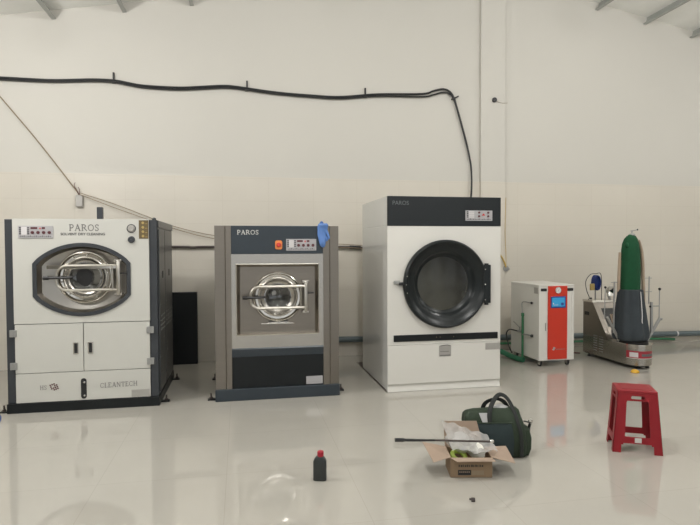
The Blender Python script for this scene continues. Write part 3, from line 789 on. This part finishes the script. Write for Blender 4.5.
b = MB(); b.prism([(6.345, .34), (6.595, .70), (6.590, .705), (6.338, .345)], fx0+.05, fx1-.03, 'x'); b.build('sloping_panel', 'steel', t)
b = MB(); b.prism([(6.37, .375), (6.57, .664), (6.563, .669), (6.363, .380)], fx0+.08, fx1-.05, 'x'); b.build('opening', 'drumd', t)
for k in range(4):
    MB().tube([(fx0+.14+.03*k, 6.40+.02*k, .48), (fx0+.15+.03*k, 6.46, .60)], .009, 8).build('fitting', 'wood', t, True)
MB().prism([(6.612, .742), (6.63, .770), (6.84, .770), (6.84, .742)], fx0-.006, fx1+.006, 'x').build('housing_lid', 'mirror', t)
b = MB()
for r_ in range(7):
    for c_ in range(2):
        b.box(fx0-.004, fx0+.001, 6.52-.12*c_, 6.60-.12*c_, .11+.032*r_, .118+.032*r_)
b.build('louvre', 'plate', t)
MB().box(fx0-.006, fx0+.002, 6.70, 6.79, .56, .61, .003).build('grip_slot', 'black', t)
# red label wrapped round the nose
def nose(a, ex): return (xm+(hw+ex)*math.cos(a), 6.02-(.20+ex)*math.sin(a))
def nose_label(a0, a1, z0, z1, ex, n_=12):
    b = MB(); L = [[], []]
    for i in range(n_+1):
        x, y = nose(a0+(a1-a0)*i/n_, ex)
        L[0].append((x, y, z0)); L[1].append((x, y, z1))
    b.strip(L, close=False); return b
nl = nose_label(R(164), R(15), .130, .222, .002).build('red_label', 'redlab', t, True)
nose_label(R(152), R(122), .147, .205, .0032).build('badge', 'pale', nl)
nose_label(R(110), R(25), .160, .190, .0032).build('print', 'lettf', nl)
nose_label(R(164), R(15), .130, .136, .0032).build('border', 'lettp', nl)
for (fx_, fy_) in ((4.76, 5.90), (4.92, 5.94), (4.68, 6.75), (4.94, 6.75)):
    MB().lathe([(.001, 0), (.024, 0), (.024, .014), (.008, .018), (.008, .045)], (fx_, fy_, 0), 'z', 14).build('foot', 'rubber', t, True)
MB().lathe([(.170, .300), (.178, .305), (.178, .322), (.16, .33), (.001, .33)], (4.805, 6.06, 0), 'z', 32, wob=None).build('ring_seat', 'black', t, True)
# cloth form
fc = (4.772, 6.06)
def skirt_w(tt, d): return .012*math.sin(23*tt+11*d)+ 1+.07*math.sin(7*tt+2*d)*(1-abs(d-.6))+.025*math.sin(13*tt+5*d)
prof = [(.001, .332), (.165, .332), (.192, .345), (.206, .38), (.207, .43), (.198, .50), (.184, .58), (.170, .68), (.157, .78), (.147, .87), (.141, .93), (.138, .955), (.11, .962)]
MB().lathe(prof, (fc[0], fc[1], 0), 'z', 56, wob=skirt_w).build('grey_skirt', 'greyc', t, True)
def body_w(tt, d): return 1+.02*math.sin(5*tt+9*d)+.012*math.sin(11*tt-7*d)
b = MB()
loops = []
for (r, z, ox) in [(.118, .940, 0), (.118, 1.05, 0), (.117, 1.15, 0), (.115, 1.25, 0), (.113, 1.35, -.002), (.108, 1.45, -.004), (.098, 1.53, -.004), (.080, 1.585, 0), (.057, 1.618, .004), (.032, 1.640, .008), (.004, 1.648, .008)]:
    loops.append([(fc[0]-.004+ox+r*math.cos(2*PI*k/40)*body_w(2*PI*k/40, z), fc[1]+r*.9*math.sin(2*PI*k/40)*body_w(2*PI*k/40, z), z) for k in range(40)])
b.strip(loops); gb = b.build('green_form', 'greenc', t, True)
b = MB(); b.ball((fc[0]-.098, fc[1]-.05, 1.51), .020, 1.4, 1, 1.6); b.build('gather', 'greenc', gb, True)
k = MB().tube([(fc[0]+.01, fc[1], 1.63), (fc[0]+.01, fc[1], 1.690)], .010, 8).build('top_knob', 'plate', t, True)
MB().tube([(fc[0]-.01, fc[1], 1.685), (fc[0]+.075, fc[1]-.01, 1.700)], .006, 8).build('lever', 'plate', k, True)
MB().ball((fc[0]+.078, fc[1]-.01, 1.702), .011, seg=8).build('lever_ball', 'black', k, True)
MB().lathe([(.02, 0), (.035, -.01), (.04, -.03)], (fc[0]+.01, fc[1], 1.655), 'z', 16).build('collar', 'plate', k, True)
MB().tube([(4.795, 5.912, .94), (4.792, 5.892, .80), (4.788, 5.872, .66), (4.775, 5.858, .59), (4.778, 5.855, .56)], .005, 6, smooth=4).build('drawstring', 'pale', t, True)
# paddles
MB().tube([(4.930, 6.04, .56), (4.930, 6.03, .85), (4.920, 6.03, 1.10), (4.910, 6.03, 1.30), (4.890, 6.03, 1.45), (4.855, 6.04, 1.57)], .014, 8, smooth=4, flat=2.2).build('sleeve_paddle', 'wood', t, True)
MB().tube([(4.650, 6.12, .70), (4.648, 6.12, 1.0), (4.655, 6.12, 1.25), (4.665, 6.12, 1.42)], .012, 8, smooth=4, flat=2.2).build('sleeve_paddle', 'wood', t, True)
# arms
def arm(pts, r=.008, m_='plate', nm='clamp_arm'): return MB().tube(pts, r, 8).build(nm, m_, t, True)
a1 = arm([(4.965, 6.0, .31), (4.975, 6.0, .34), (5.145, 6.0, .595), (5.165, 6.0, .58)], .019)
a2 = arm([(5.025, 6.0, .40), (5.02, 6.0, .80)], .018)
arm([(5.02, 6.0, .75), (5.135, 6.0, .75)], .008); arm([(5.132, 6.0, .60), (5.135, 6.0, .95)], .006)
MB().ball((5.135, 6.0, .96), .018, seg=10).build('knob', 'black', a1, True)
MB().ball((4.995, 5.99, .745), .014, seg=10).build('knob', 'black', a2, True)
arm([(4.982, 6.0, .78), (4.985, 6.0, 1.12)], .008); arm([(4.93, 6.0, 1.10), (5.02, 6.0, 1.10)], .005); arm([(4.93, 6.0, .93), (5.02, 6.0, .93)], .005)
a3 = arm([(4.65, 6.10, .31), (4.60, 6.06, .36), (4.44, 6.05, .62), (4.42, 6.05, .61)], .018)
arm([(4.53, 6.05, .42), (4.535, 6.05, 1.06)], .010)
arm([(4.49, 6.05, 1.05), (4.58, 6.05, 1.05)], .005); arm([(4.40, 6.05, .60), (4.41, 6.05, .98)], .006)
MB().ball((4.41, 6.05, .99), .016, seg=10).build('knob', 'black', a3, True)
# regulator, unlit silver funnel and wires at the back of the housing
po = MB().tube([(5.00, 6.76, .76), (4.985, 6.76, .80), (4.96, 6.75, .83)], .018, 8, smooth=3).build('stand', 'plate', t, True)
fu = MB().lathe([(.012, .06), (.030, .05), (.066, -.01), (.070, -.015), (.062, -.010), (.002, .02)], (4.955, 6.70, .885), 'y', 28).build('silver_funnel', 'chrome', t, True)
MB().tube([(4.66, 6.75, .765), (4.655, 6.72, .80), (4.60, 6.70, .90), (4.60, 6.72, 1.02), (4.68, 6.74, 1.11), (4.78, 6.76, 1.12), (4.86, 6.76, 1.10), (4.87, 6.76, .77)], .005, 6, smooth=5).build('air_line', 'black', t, True)
MB().ball((4.665, 6.70, .79), .016, seg=8).build('knob', 'black', t, True)
i = MB()
for k in range(5):
    a = R(0)
    i.tube([(4.76+.040*math.cos(2*PI*q/16), 6.72+.018*k-.03, 1.00+.095*math.sin(2*PI*q/16)) for q in range(16)], .011, 8, closed=True)
ih = i.build('coiled_hose', 'bluep', t, True)
MB().box(4.735, 4.80, 6.70, 6.75, .92, 1.07, .012).build('regulator', 'bluep', t)
MB().box(4.655, 4.715, 6.685, 6.72, .90, .99, .008).build('oil_cup', 'gold', t)
arm([(4.76, 6.74, .765), (4.76, 6.74, .93)], .01)

# small things near the finisher
b = MB(); b.lathe([(.001, 0), (.042, 0), (.046, .008), (.042, .024), (.028, .036), (.001, .038)], (4.575, 5.72, 0), 'z', 20); b.jitter(.006, 25)
for v in b.bm.verts: v.co.z = max(v.co.z, 0)
tag(b.build('sponge', 'yell', None, True), 'small yellow lump on the floor in front of the garment finisher', 'sponge')
tag(MB().tube([(4.10, 7.02, .012), (4.3, 6.98, .012), (4.48, 6.95, .012), (4.63, 6.88, .012)], .008, 6, smooth=4).build('floor_wire', 'maroon', None, True), 'thin dark red cord on the floor between white cabinet and finisher', 'wire')

# ================================================================ wall services
def cable(name, pts, r, m_, label, cat, smooth=6, group=None):
    o = MB().tube(pts, r, 8, smooth=smooth).build(name, m_, None, True); return tag(o, label, cat, group)
W = D-.03
main = [(-3.471, W, 3.548), (-2.826, W, 3.561), (-2.517, W, 3.56), (-2.202, W, 3.564), (-1.777, W, 3.596), (-1.519, W, 3.596), (-1.342, W, 3.571), (-1.211, W, 3.553), (-0.981, W, 3.547), (-0.712, W, 3.551), (-0.426, W, 3.579), (-0.198, W, 3.601), (-0.046, W, 3.599), (0.083, W, 3.587), (0.499, W, 3.55), (0.939, W, 3.534), (1.348, W, 3.534), (1.87, W, 3.595), (2.511, W, 3.632), (2.673, W, 3.679), (2.812, W, 3.714), (2.91, W, 3.691), (2.979, W, 3.608), (3.045, W, 3.41), (3.12, W, 3.16), (3.197, W, 2.88), (3.244, W, 2.64), (3.241, W-.03, 2.426), (3.234, W-.03, 2.241), (3.215, W-.03, 2.098)]
cable('power_cable', main, .0135, 'rubber', 'thick black cable looping along the upper wall and down behind the dryer', 'cable')
sec = [(x, y-.004, z-.024+.003*math.sin(2.3*x)-(.028*math.sin(max(0, min(1, (x-2.4)/.6))*PI))) for x, y, z in main]
cable('power_cable', sec, .0115, 'rubber', 'second black cable sagging just beneath the thick one on the upper wall', 'cable')
hs = None
for (x, z) in ((-1.537, 3.625), (.109, 3.61), (1.702, 3.60)):
    lab = {-1.537: 'small black cable clip on the upper wall, leftmost of three', .109: 'small black cable clip on the upper wall above the washer', 1.702: 'small black cable clip on the upper wall above the dryer door'}[x]
    b = MB(); b.box(-.010, .010, W+.0-D, D-D, -.055, .075, .003); b.box(-.022, .022, W-.03-D, -.001, -.06, -.045, .003)
    o = b.build('cable_clip', 'black', None); o.location = (x, D-.0, z); tag(o, lab, 'cable clip', 'clips holding the black wall cable')
b = MB(); b.box(-.05, .05, -.06, 0, -.009, .009, .003); o = b.build('cable_clip', 'black', None); o.location = (3.0, D, 3.60); o.rotation_euler = (0, R(-25), 0)
tag(o, 'black cable clip at the bend where the wall cable turns down', 'cable clip', 'clips holding the black wall cable')
b = MB(); b.lathe([(.034, 0), (.036, -.02), (.030, -.032), (.001, -.034)], (3.585, D-.05, 3.592), 'y', 24); tag(b.build('wall_cap', 'black', None, True), 'small round black fitting high on the wall column', 'fitting')  # short black stub cap on the column
cable('thin_wire', [(3.60, D-.053, 3.58), (3.70, D-.054, 3.555), (3.79, D-.054, 3.56)], .003, 'wire', 'hair-thin wire trailing from the round black fitting on the column', 'wire')
# thin wires at the left
cable('thin_wire', [(-3.4, W, 4.05), (-2.842, W, 3.346), (-2.4, W, 2.78), (-1.985, W, 2.20), (-1.960, W, 2.15)], .007, 'wire', 'thin brown wire slanting down the left of the wall to a junction box', 'wire')
cable('thin_wire', [(-1.94, W-.03, 2.18), (-1.55, W-.03, 2.05), (-1.18, W-.03, 1.905), (-.84, W-.03, 1.775), (-.33, W-.03, 1.655), (.4, W-.03, 1.58), (1.40, W-.03, 1.535), (1.9, W-.03, 1.5)], .0045, 'wire', 'upper thin wire of the pair sagging from the junction box behind the machines', 'wire')
cable('thin_wire', [(-1.94, W-.045, 2.16), (-1.55, W-.045, 2.005), (-1.18, W-.045, 1.87), (-.84, W-.045, 1.745), (-.33, W-.045, 1.615), (.4, W-.045, 1.54), (1.40, W-.045, 1.49), (1.9, W-.045, 1.47)], .0045, 'wire', 'lower thin wire of the pair sagging from the junction box behind the machines', 'wire')
t = thing('junction_box', (-1.95, D-.03, 2.0), 'small grey junction box on the wall above the dry cleaning machine', 'junction box')
MB().box(-1.995, -1.915, D-.065, D-.012, 2.01, 2.155, .006).build('box', 'plateg', t)
MB().tube([(-1.96, D-.04, 2.15), (-1.975, D-.05, 2.20), (-2.01, D-.05, 2.27), (-2.00, D-.04, 2.31)], .004, 6, smooth=3).build('loose_wire', 'maroon', t)
MB().tube([(-1.95, D-.04, 2.15), (-1.95, D-.05, 2.22), (-1.965, D-.05, 2.25)], .004, 6, smooth=3).build('loose_wire', 'maroon', t)
# dark horizontal hose at eye height behind the machines
cable('air_pipe', [(-2.5, W-.02, 1.510), (-.85, W-.02, 1.508), (-.6, W-.02, 1.500), (-.33, W-.02, 1.506), (1.30, W-.02, 1.500), (1.66, W-.02, 1.488), (2.4, W-.02, 1.49)], .016, 'hose', 'dark pipe running level along the wall behind the machines', 'pipe')
o = MB().tube([(1.47, W-.02, 1.496), (1.62, W-.02, 1.490)], .025, 10).build('pipe_sleeve', 'black', None, True); tag(o, 'black sleeve on the level wall pipe between washer and dryer', 'sleeve')
# drain pipe low along the wall
t = thing('drain_pipe', (4, D-.06, .2), 'thick grey-blue pipe running low along the foot of the wall', 'pipe')
MB().tube([(-.1, D-.066, .265), (1.4, D-.066, .235), (3.9, D-.066-.045+.0, .185), (7.0, D-.066, .128), (9, D-.066, .10)], .040, 14).build('pipe', 'pipe', t, True)
for x in (6.62,): MB().tube([(x, D-.068, .136), (x+.025, D-.068, .1355)], .045, 14).build('coupling', 'pale', t, True)
cable('garden_hose', [(2.7, D-.13, .12), (3.9, D-.15, .105), (5.2, D-.12, .085), (6.2, D-.09, .075), (6.6, D-.07, .05)], .018, 'greenp', 'green hose lying below the grey-blue wall pipe', 'hose', smooth=3)
# socket and yellow cord beside the column
t = thing('wall_outlet', (3.81, D-.06, 1.18), 'round metal wall outlet above the white cabinet beside the dryer', 'outlet')
MB().lathe([(.001, -.02), (.018, -.02), (.022, -.012), (.040, -.010), (.044, 0)], (3.775, D-.058, 1.18), 'y', 24).build('cover', 'plate', t, True)
MB().lathe([(.001, -.010), (.014, -.010), (.018, 0)], (3.840, D-.012, 1.17), 'y', 16).build('plug', 'plateg', t, True)
cable('yellow_cord', [(3.30, D-.09, 1.55), (3.55, D-.085, 1.47), (3.67, D-.08, 1.38), (3.73, D-.08, 1.29), (3.765, D-.08, 1.20)], .011, 'yellc', 'short yellow cord running from behind the dryer to the wall outlet', 'cord')
cable('thin_wire', [(3.765, D-.066, 2.2), (3.755, D-.066, 1.72), (3.77, D-.066, 1.40), (3.772, D-.068, 1.22)], .0035, 'yellc', 'thin pale wire dropping straight down the wall to the outlet', 'wire')
# board behind the gap
o = MB().box(-1.15, -.549, D-.13, D-.04, 0, .925, .004).build('panel_board', 'dark', None); tag(o, 'black rectangular panel standing against the wall in the gap between two machines', 'panel')

# ================================================================ RED STOOL
sx_, sy_ = (2.64, 3.547), (2.94, 3.394)
ang = math.atan2(3.394-3.547, 2.94-2.64)
t = thing('plastic_stool', (2.858, 3.580, 0), 'red plastic stool with cut-out sides standing alone on the floor', 'stool', rz=ang)
H = .452; TW, TD, BW, BD = .130, .113, .166, .130   # half sizes
def side(parent, u0, u1, holes, face):
    """one moulded side: grid over (u,v), holes left out; face gives the direction"""
    us = sorted({0, 1, *[round(h[0], 4) for h in holes], *[round(h[1], 4) for h in holes], .25, .5, .75})
    vs_ = sorted({0, 1, *[round(h[2], 4) for h in holes], *[round(h[3], 4) for h in holes], .5})
    b = MB(); vm = {}
    def P(u, v, k):
        w = (TW+(BW-TW)*v); d = (TD+(BD-TD)*v)
        z = H*(1-v)-.0
        if face in 'fb': x = -w+2*w*u; y = -d if face == 'f' else d; y += (.005 if k else 0)*(1 if face == 'f' else -1)
        else: y = -d+2*d*u; x = -w if face == 'l' else w; x += (.005 if k else 0)*(1 if face == 'l' else -1)
        return (x, y, z)
    def V(u, v, k):
        key = (u, v, k)
        if key not in vm: vm[key] = b.bm.verts.new(P(u, v, k))
        return vm[key]
    cells = set()
    for i in range(len(us)-1):
        for j in range(len(vs_)-1):
            cu, cv = (us[i]+us[i+1])/2, (vs_[j]+vs_[j+1])/2
            if any(h[0] < cu < h[1] and h[2] < cv < h[3] for h in holes): continue
            cells.add((i, j))
    for (i, j) in cells:
        q = [(us[i], vs_[j]), (us[i+1], vs_[j]), (us[i+1], vs_[j+1]), (us[i], vs_[j+1])]
        b.bm.faces.new([V(*p, 0) for p in q]); b.bm.faces.new([V(*p, 1) for p in q[::-1]])
        for (e0, e1, nb) in ((0, 1, (i, j-1)), (1, 2, (i+1, j)), (2, 3, (i, j+1)), (3, 0, (i-1, j))):
            if nb not in cells:
                b.bm.faces.new((V(*q[e0], 0), V(*q[e1], 0), V(*q[e1], 1), V(*q[e0], 1)))
    bmesh.ops.recalc_face_normals(b.bm, faces=b.bm.faces)
    return b.build('side_panel', 'redst', parent, local=True)
holes = [(.36, .70, .085, .135), (.35, .37, .095, .125), (.24, .73, .165, .53), (.235, .245, .18, .52), (.22, .76, .615, .735), (.15, .84, .86, 1.0), (.19, .80, .835, .86)]
holes = [(.36, .66, .085, .135), (.34, .36, .095, .125), (.66, .68, .095, .125), (.245, .755, .165, .74), (.235, .765, .18, .735), (.17, .83, .87, 1.0), (.21, .79, .845, .87)]
for f in 'fblr': sd = side(t, 0, 1, holes, f)
b = MB(); b.box(-TW-.002, TW+.002, -TD-.002, TD+.002, H-.022, H+.003, .008, 3)
b.build('seat', 'redst', t, local=True, smooth=True)
b = MB(); b.box(-TW+.03, TW-.03, -TD+.03, TD-.03, H+.002, H+.005, .002); b.build('seat_ridge', 'redst', t, local=True)
zz = H*(1-.79); dd = TD+(BD-TD)*.79
MB().box(-.018, .026, -dd-.003, -dd+.003, zz-.016, zz+.018).build('label_tag', 'lettp', t, local=True)
# corner flanges
for (sx, sy) in ((-1, -1), (1, -1), (-1, 1), (1, 1)):
    L = []
    for (w, d, z) in ((BW, BD, 0), (TW, TD, H-.01)):
        L.append([(sx*w, sy*d, z), (sx*(w-.012), sy*d, z), (sx*(w-.012), sy*(d-.012), z), (sx*w, sy*(d-.012), z)])
    MB().strip(L, cap=True).build('leg', 'redst', t, local=True)

# ================================================================ OIL BOTTLE
t = thing('oil_bottle', (.492, 3.49, 0), 'small dark grey bottle with a red screw cap standing alone on the floor', 'bottle', rz=R(-14))
b = MB()
sec_ = [(.040, .001, .024), (.043, .004, .026), (.043, .09, .026), (.042, .125, .026), (.034, .142, .023), (.022, .154, .018), (.017, .158, .016)]
loops = []
for (hx_, z, hy_) in sec_:
    loops.append([(math.copysign(abs(math.cos(a))**.45, math.cos(a))*hx_, math.copysign(abs(math.sin(a))**.45, math.sin(a))*hy_, z) for a in [2*PI*(k+.5)/32 for k in range(32)]])
b.strip(loops, cap=True); b.build('body', 'bottle', t, True, local=True)
MB().lathe([(.001, .188), (.0180, .188), (.0205, .185), (.0205, .156), (.0185, .154)], (0.004, 0, 0), 'z', 24).build('cap', 'redcap', t, True, local=True)

# ================================================================ CARDBOARD BOX
ang = math.atan2(3.297-3.352, 1.593-1.328)
t = thing('cardboard_box', (1.328, 3.352, 0), 'open cardboard box heaped with plastic bags and packaging on the floor', 'box', rz=ang)
bw, bd, bh = .270, .20, .130
th = .004
MB().box(0, bw, 0, th, 0, bh).build('front_wall', 'card', t, local=True)
MB().box(0, bw, bd-th, bd, 0, bh).build('back_wall', 'card', t, local=True)
MB().box(0, th, th, bd-th, 0, bh).build('side_wall', 'card', t, local=True)
MB().box(bw-th, bw, th, bd-th, 0, bh).build('side_wall', 'card', t, local=True)
MB().box(0, bw, 0, bd, 0, th).build('bottom', 'card', t, local=True)
def flap(p, m_='cardi'):
    b = MB(); v0 = [b.bm.verts.new(q) for q in p]
    nrm = (Vector(p[1])-Vector(p[0])).cross(Vector(p[2])-Vector(p[0])).normalized()*.003
    v1 = [b.bm.verts.new(Vector(q)+nrm) for q in p]
    fs = [b.bm.faces.new(v0), b.bm.faces.new(v1[::-1])]
    for i in range(4): fs.append(b.bm.faces.new((v0[i], v0[(i+1) % 4], v1[(i+1) % 4], v1[i])))
    bmesh.ops.recalc_face_normals(b.bm, faces=fs)
    return b.build('flap', m_, t, local=True)
flap([(0, 0, bh), (bw, 0, bh), (bw+.012, -.045, bh-.006), (.035, -.045, bh-.008)])
flap([(0, 0.005, bh), (0, bd, bh), (-.16, bd-.01, bh+.035), (-.115, -.03, bh-.02)])
flap([(bw, 0.005, bh), (bw, bd, bh), (bw+.15, bd+.03, bh-.005), (bw+.150, .0, bh-.035)])
flap([(-.005, bd, bh), (bw-.01, bd, bh), (bw-.055, bd+.02, bh+.172), (-.012, bd+.02, bh+.172)])
b = MB()
for k, w_ in enumerate((.007, .010, .006, .009, .008, .006, .010, .007, .009, .006, .008, .010)):
    b.box(.052+.0135*k, .052+.0135*k+w_, -.0008, .0, .070, .084-.002*(k % 2))
b.build('print', 'black', t, local=True)
lb = MB().box(.048, .133, -.0010, 0, .016, .050).build('printed_label', 'black', t, local=True)
b = MB()
for k in range(6): b.box(.056+.012*k, .064+.012*k, -.0016, -.001, .034, .040)
b.build('print', 'cardi', lb, local=True)
MB().box(.137, .215, -.0010, 0, .018, .046).build('printed_patch', 'wire', t, local=True)
del t

def boxw(x, y, z=0):
    c_, s_ = math.cos(ang), math.sin(ang)
    return (1.328+x*c_-y*s_, 3.352+x*s_+y*c_, z)

# things in and on the box
def lump(name, c, r, sx, sy, sz, m_, amt, fr, label, cat, seg=28, rz=0, group=None):
    b = MB(); b.ball((0, 0, 0), r, sx, sy, sz, seg)
    b.jitter(amt, fr)
    o = b.build(name, m_, None, True); o.location = c; o.rotation_euler = (0, 0, rz)
    return tag(o, label, cat, group)
lump('plastic_bag', boxw(.09, .125, .185), .1, 1.15, .62, .62, 'film', .035, 9, 'crumpled clear plastic bag on top of the cardboard box, left side', 'plastic bag', rz=R(-25))
lump('plastic_bag', boxw(.185, .10, .138), .085, .95, .70, .50, 'whitecl', .045, 13, 'white plastic bag bulging out of the cardboard box under the clear one', 'plastic bag', rz=R(-18))
b = MB(); L = []
ring_pts = 20
b.tube([(.044*math.cos(2*PI*k/24), .044*math.sin(2*PI*k/24), 0) for k in range(24)], .016, 10, closed=True)
o = b.build('tape_roll', 'lime', None, True); o.location = boxw(.068, .078, .112); o.rotation_euler = (R(22), R(8), 0)
tag(o, 'lime green tape roll inside the cardboard box', 'tape')
# sheet of clear film sliding off the heap towards the bag
b = MB()
nx, ny = 22, 12; V_ = []
for i in range(nx+1):
    row = []
    for j in range(ny+1):
        u, v = i/nx, j/ny
        x = -.03+.30*u+.05*(1-v); y = .03+.15*v; z = .165+.155*v**1.1*(1-u*.55)-.012*u + .012*math.sin(9*u+5*v)*math.sin(7*v+2) + .006*math.sin(23*u-11*v)
        row.append(b.bm.verts.new(boxw(x, y, z)))
    V_.append(row)
for i in range(nx):
    for j in range(ny): b.bm.faces.new((V_[i][j], V_[i+1][j], V_[i+1][j+1], V_[i][j+1]))
bmesh.ops.solidify(b.bm, geom=list(b.bm.faces), thickness=.002)
tag(b.build('plastic_sheet', 'film', None, True), 'creased clear plastic sheet draped over the cardboard box towards the bag', 'plastic sheet')
# rod with a thick end
t = thing('metal_rod', (1.27, 3.33, .25), 'long dark rod with a thick flattened end lying across the cardboard box', 'rod')
MB().tube([(.985, 3.30, .288), (1.2, 3.30, .272), (1.40, 3.285, .258), (1.56, 3.27, .248)], .0065, 8, smooth=4).build('shaft', 'hose', t, True)
b = MB(); b.tube([(.94, 3.30, .293), (.965, 3.30, .291), (1.02, 3.30, .286), (1.10, 3.30, .279), (1.20, 3.30, .272)], [.0125, .0125, .009, .008, .007], 8, smooth=4); b.build('grip', 'black', t, True)
MB().ball((1.575, 3.27, .248), .013, 1.2, 1, 1, 12).build('tip', 'chrome', t, True)

# ================================================================ CANVAS BAG
ba = R(-13)
t = thing('tool_bag', (1.80, 3.70, 0), 'dark green canvas tool bag with black straps standing behind the cardboard box', 'bag', rz=ba)
def bag_loops():
    out = []
    for (z, sx, sy, lean) in ((0, .200, .10, 0), (.012, .214, .112, 0), (.08, .220, .122, 0), (.16, .216, .120, -.004), (.23, .208, .108, -.010), (.275, .200, .090, -.016), (.300, .190, .062, -.018), (.315, .176, .034, -.018)):
        lp = []
        for k in range(36):
            a = 2*PI*(k+.5)/36; p_ = .30
            x = math.copysign(abs(math.cos(a))**p_, math.cos(a))*sx; y = math.copysign(abs(math.sin(a))**p_, math.sin(a))*sy
            lp.append((x+lean+.004*math.sin(17*x+9*z), y+.004*math.sin(20*z+11*x), z+(.018*math.sin(5*x+.8) if z > .2 else 0)))
        out.append(lp)
    return out
b = MB(); b.strip(bag_loops(), cap=True); bmesh.ops.subdivide_edges(b.bm, edges=list(b.bm.edges), cuts=1, use_grid_fill=True); b.jitter(.010, 11); b.jitter(.004, 34)
for v in b.bm.verts: v.co.z = max(v.co.z, 0)
b.build('body', 'olive', t, True, local=True)
# big front pocket
b = MB(); L = []
for (z, x0_, x1_, y_) in ((.006, -.195, .105, -.104), (.02, -.203, .112, -.130), (.12, -.200, .115, -.142), (.20, -.185, .108, -.138), (.245, -.165, .100, -.124), (.250, -.163, .098, -.108)):
    L.append([(x0_, -.09, z), (x0_+.004, y_+.012, z), (x0_+.02, y_, z), ((x0_+x1_)/2, y_-.006, z+.002), (x1_-.02, y_, z), (x1_-.004, y_+.012, z), (x1_, -.09, z)])
b.strip(L, cap=True); b.build('front_pocket', 'teal', t, True, local=True)
b = MB(); b.tube([(-.163, -.118, .254), (-.03, -.130, .258), (.10, -.120, .256)], .0045, 6, smooth=4); b.build('piping', 'olive', t, True, local=True)
# end pocket on the right
b = MB(); L = []
for (z, d_, x_) in ((.01, .085, .235), (.06, .092, .252), (.13, .09, .254), (.19, .08, .240), (.20, .07, .21)):
    L.append([(.19, -d_, z), (x_-.01, -d_+.005, z), (x_, -d_*.6, z), (x_+.004, 0, z), (x_, d_*.6, z), (x_-.01, d_-.005, z), (.19, d_, z)])
b.strip(L, cap=True); b.build('end_pocket', 'olive', t, True, local=True)
def strap(pts, w=.018, m_='strap', nm='strap'):
    return MB().tube(pts, w, 10, smooth=5, flat=.005/w).build(nm, m_, t, True, local=True)
strap([(-.055, -.118, .245), (-.055, -.095, .31), (-.030, -.05, .365), (.015, -.01, .415), (.055, .0, .425), (.095, -.01, .395), (.125, -.05, .33), (.142, -.100, .26), (.160, -.128, .17), (.165, -.128, .02)], .016)
strap([(-.07, .10, .26), (-.055, .08, .33), (-.02, .05, .37), (.03, .03, .385), (.08, .05, .36), (.12, .08, .30), (.13, .11, .25)], .016)
strap([(.20, -.06, .25), (.238, -.03, .235), (.262, .01, .215), (.262, .04, .17), (.262, .05, .10)], .010)
MB().tube([(.262+.014*math.cos(2*PI*k/14), .0, .232+.014*math.sin(2*PI*k/14)) for k in range(14)], .004, 6, closed=True).build('metal_ring', 'chrome', t, True, local=True)
b = MB(); b.box(-.10, -.035, -.122, -.117, .235, .315, .002)
for v in b.bm.verts: v.co.x += (v.co.z-.235)*-.35; v.co.y += (v.co.z-.235)*.45
b.build('paper_tag', 'greyp', t, local=True)
b = MB(); b.ball((.05, .02, .322), .045, 1.2, .8, .55, 20); b.jitter(.012, 30); b.build('crumpled_liner', 'greyp', t, True, local=True)

# ================================================================ bits on the floor
b = MB(); b.tube([(1.322, 3.010, .011), (1.342, 3.004, .011)], .012, 6); b.tube([(1.310, 3.012, .014), (1.330, 3.006, .014)], .006, 6)
tag(b.build('hex_nut', 'hose', None, True), 'tiny dark metal nut on the floor in front of the cardboard box', 'nut')
b = MB(); b.tube([(-2.13, 5.22, .032), (-2.042, 5.215, .032)], .030, 14); b.tube([(-2.15, 5.22, .032), (-2.13, 5.22, .032)], .015, 10)
tag(b.build('spool', 'bluef', None, True), 'dark blue round object on the floor at the left edge beside the dry cleaning machine', 'spool')
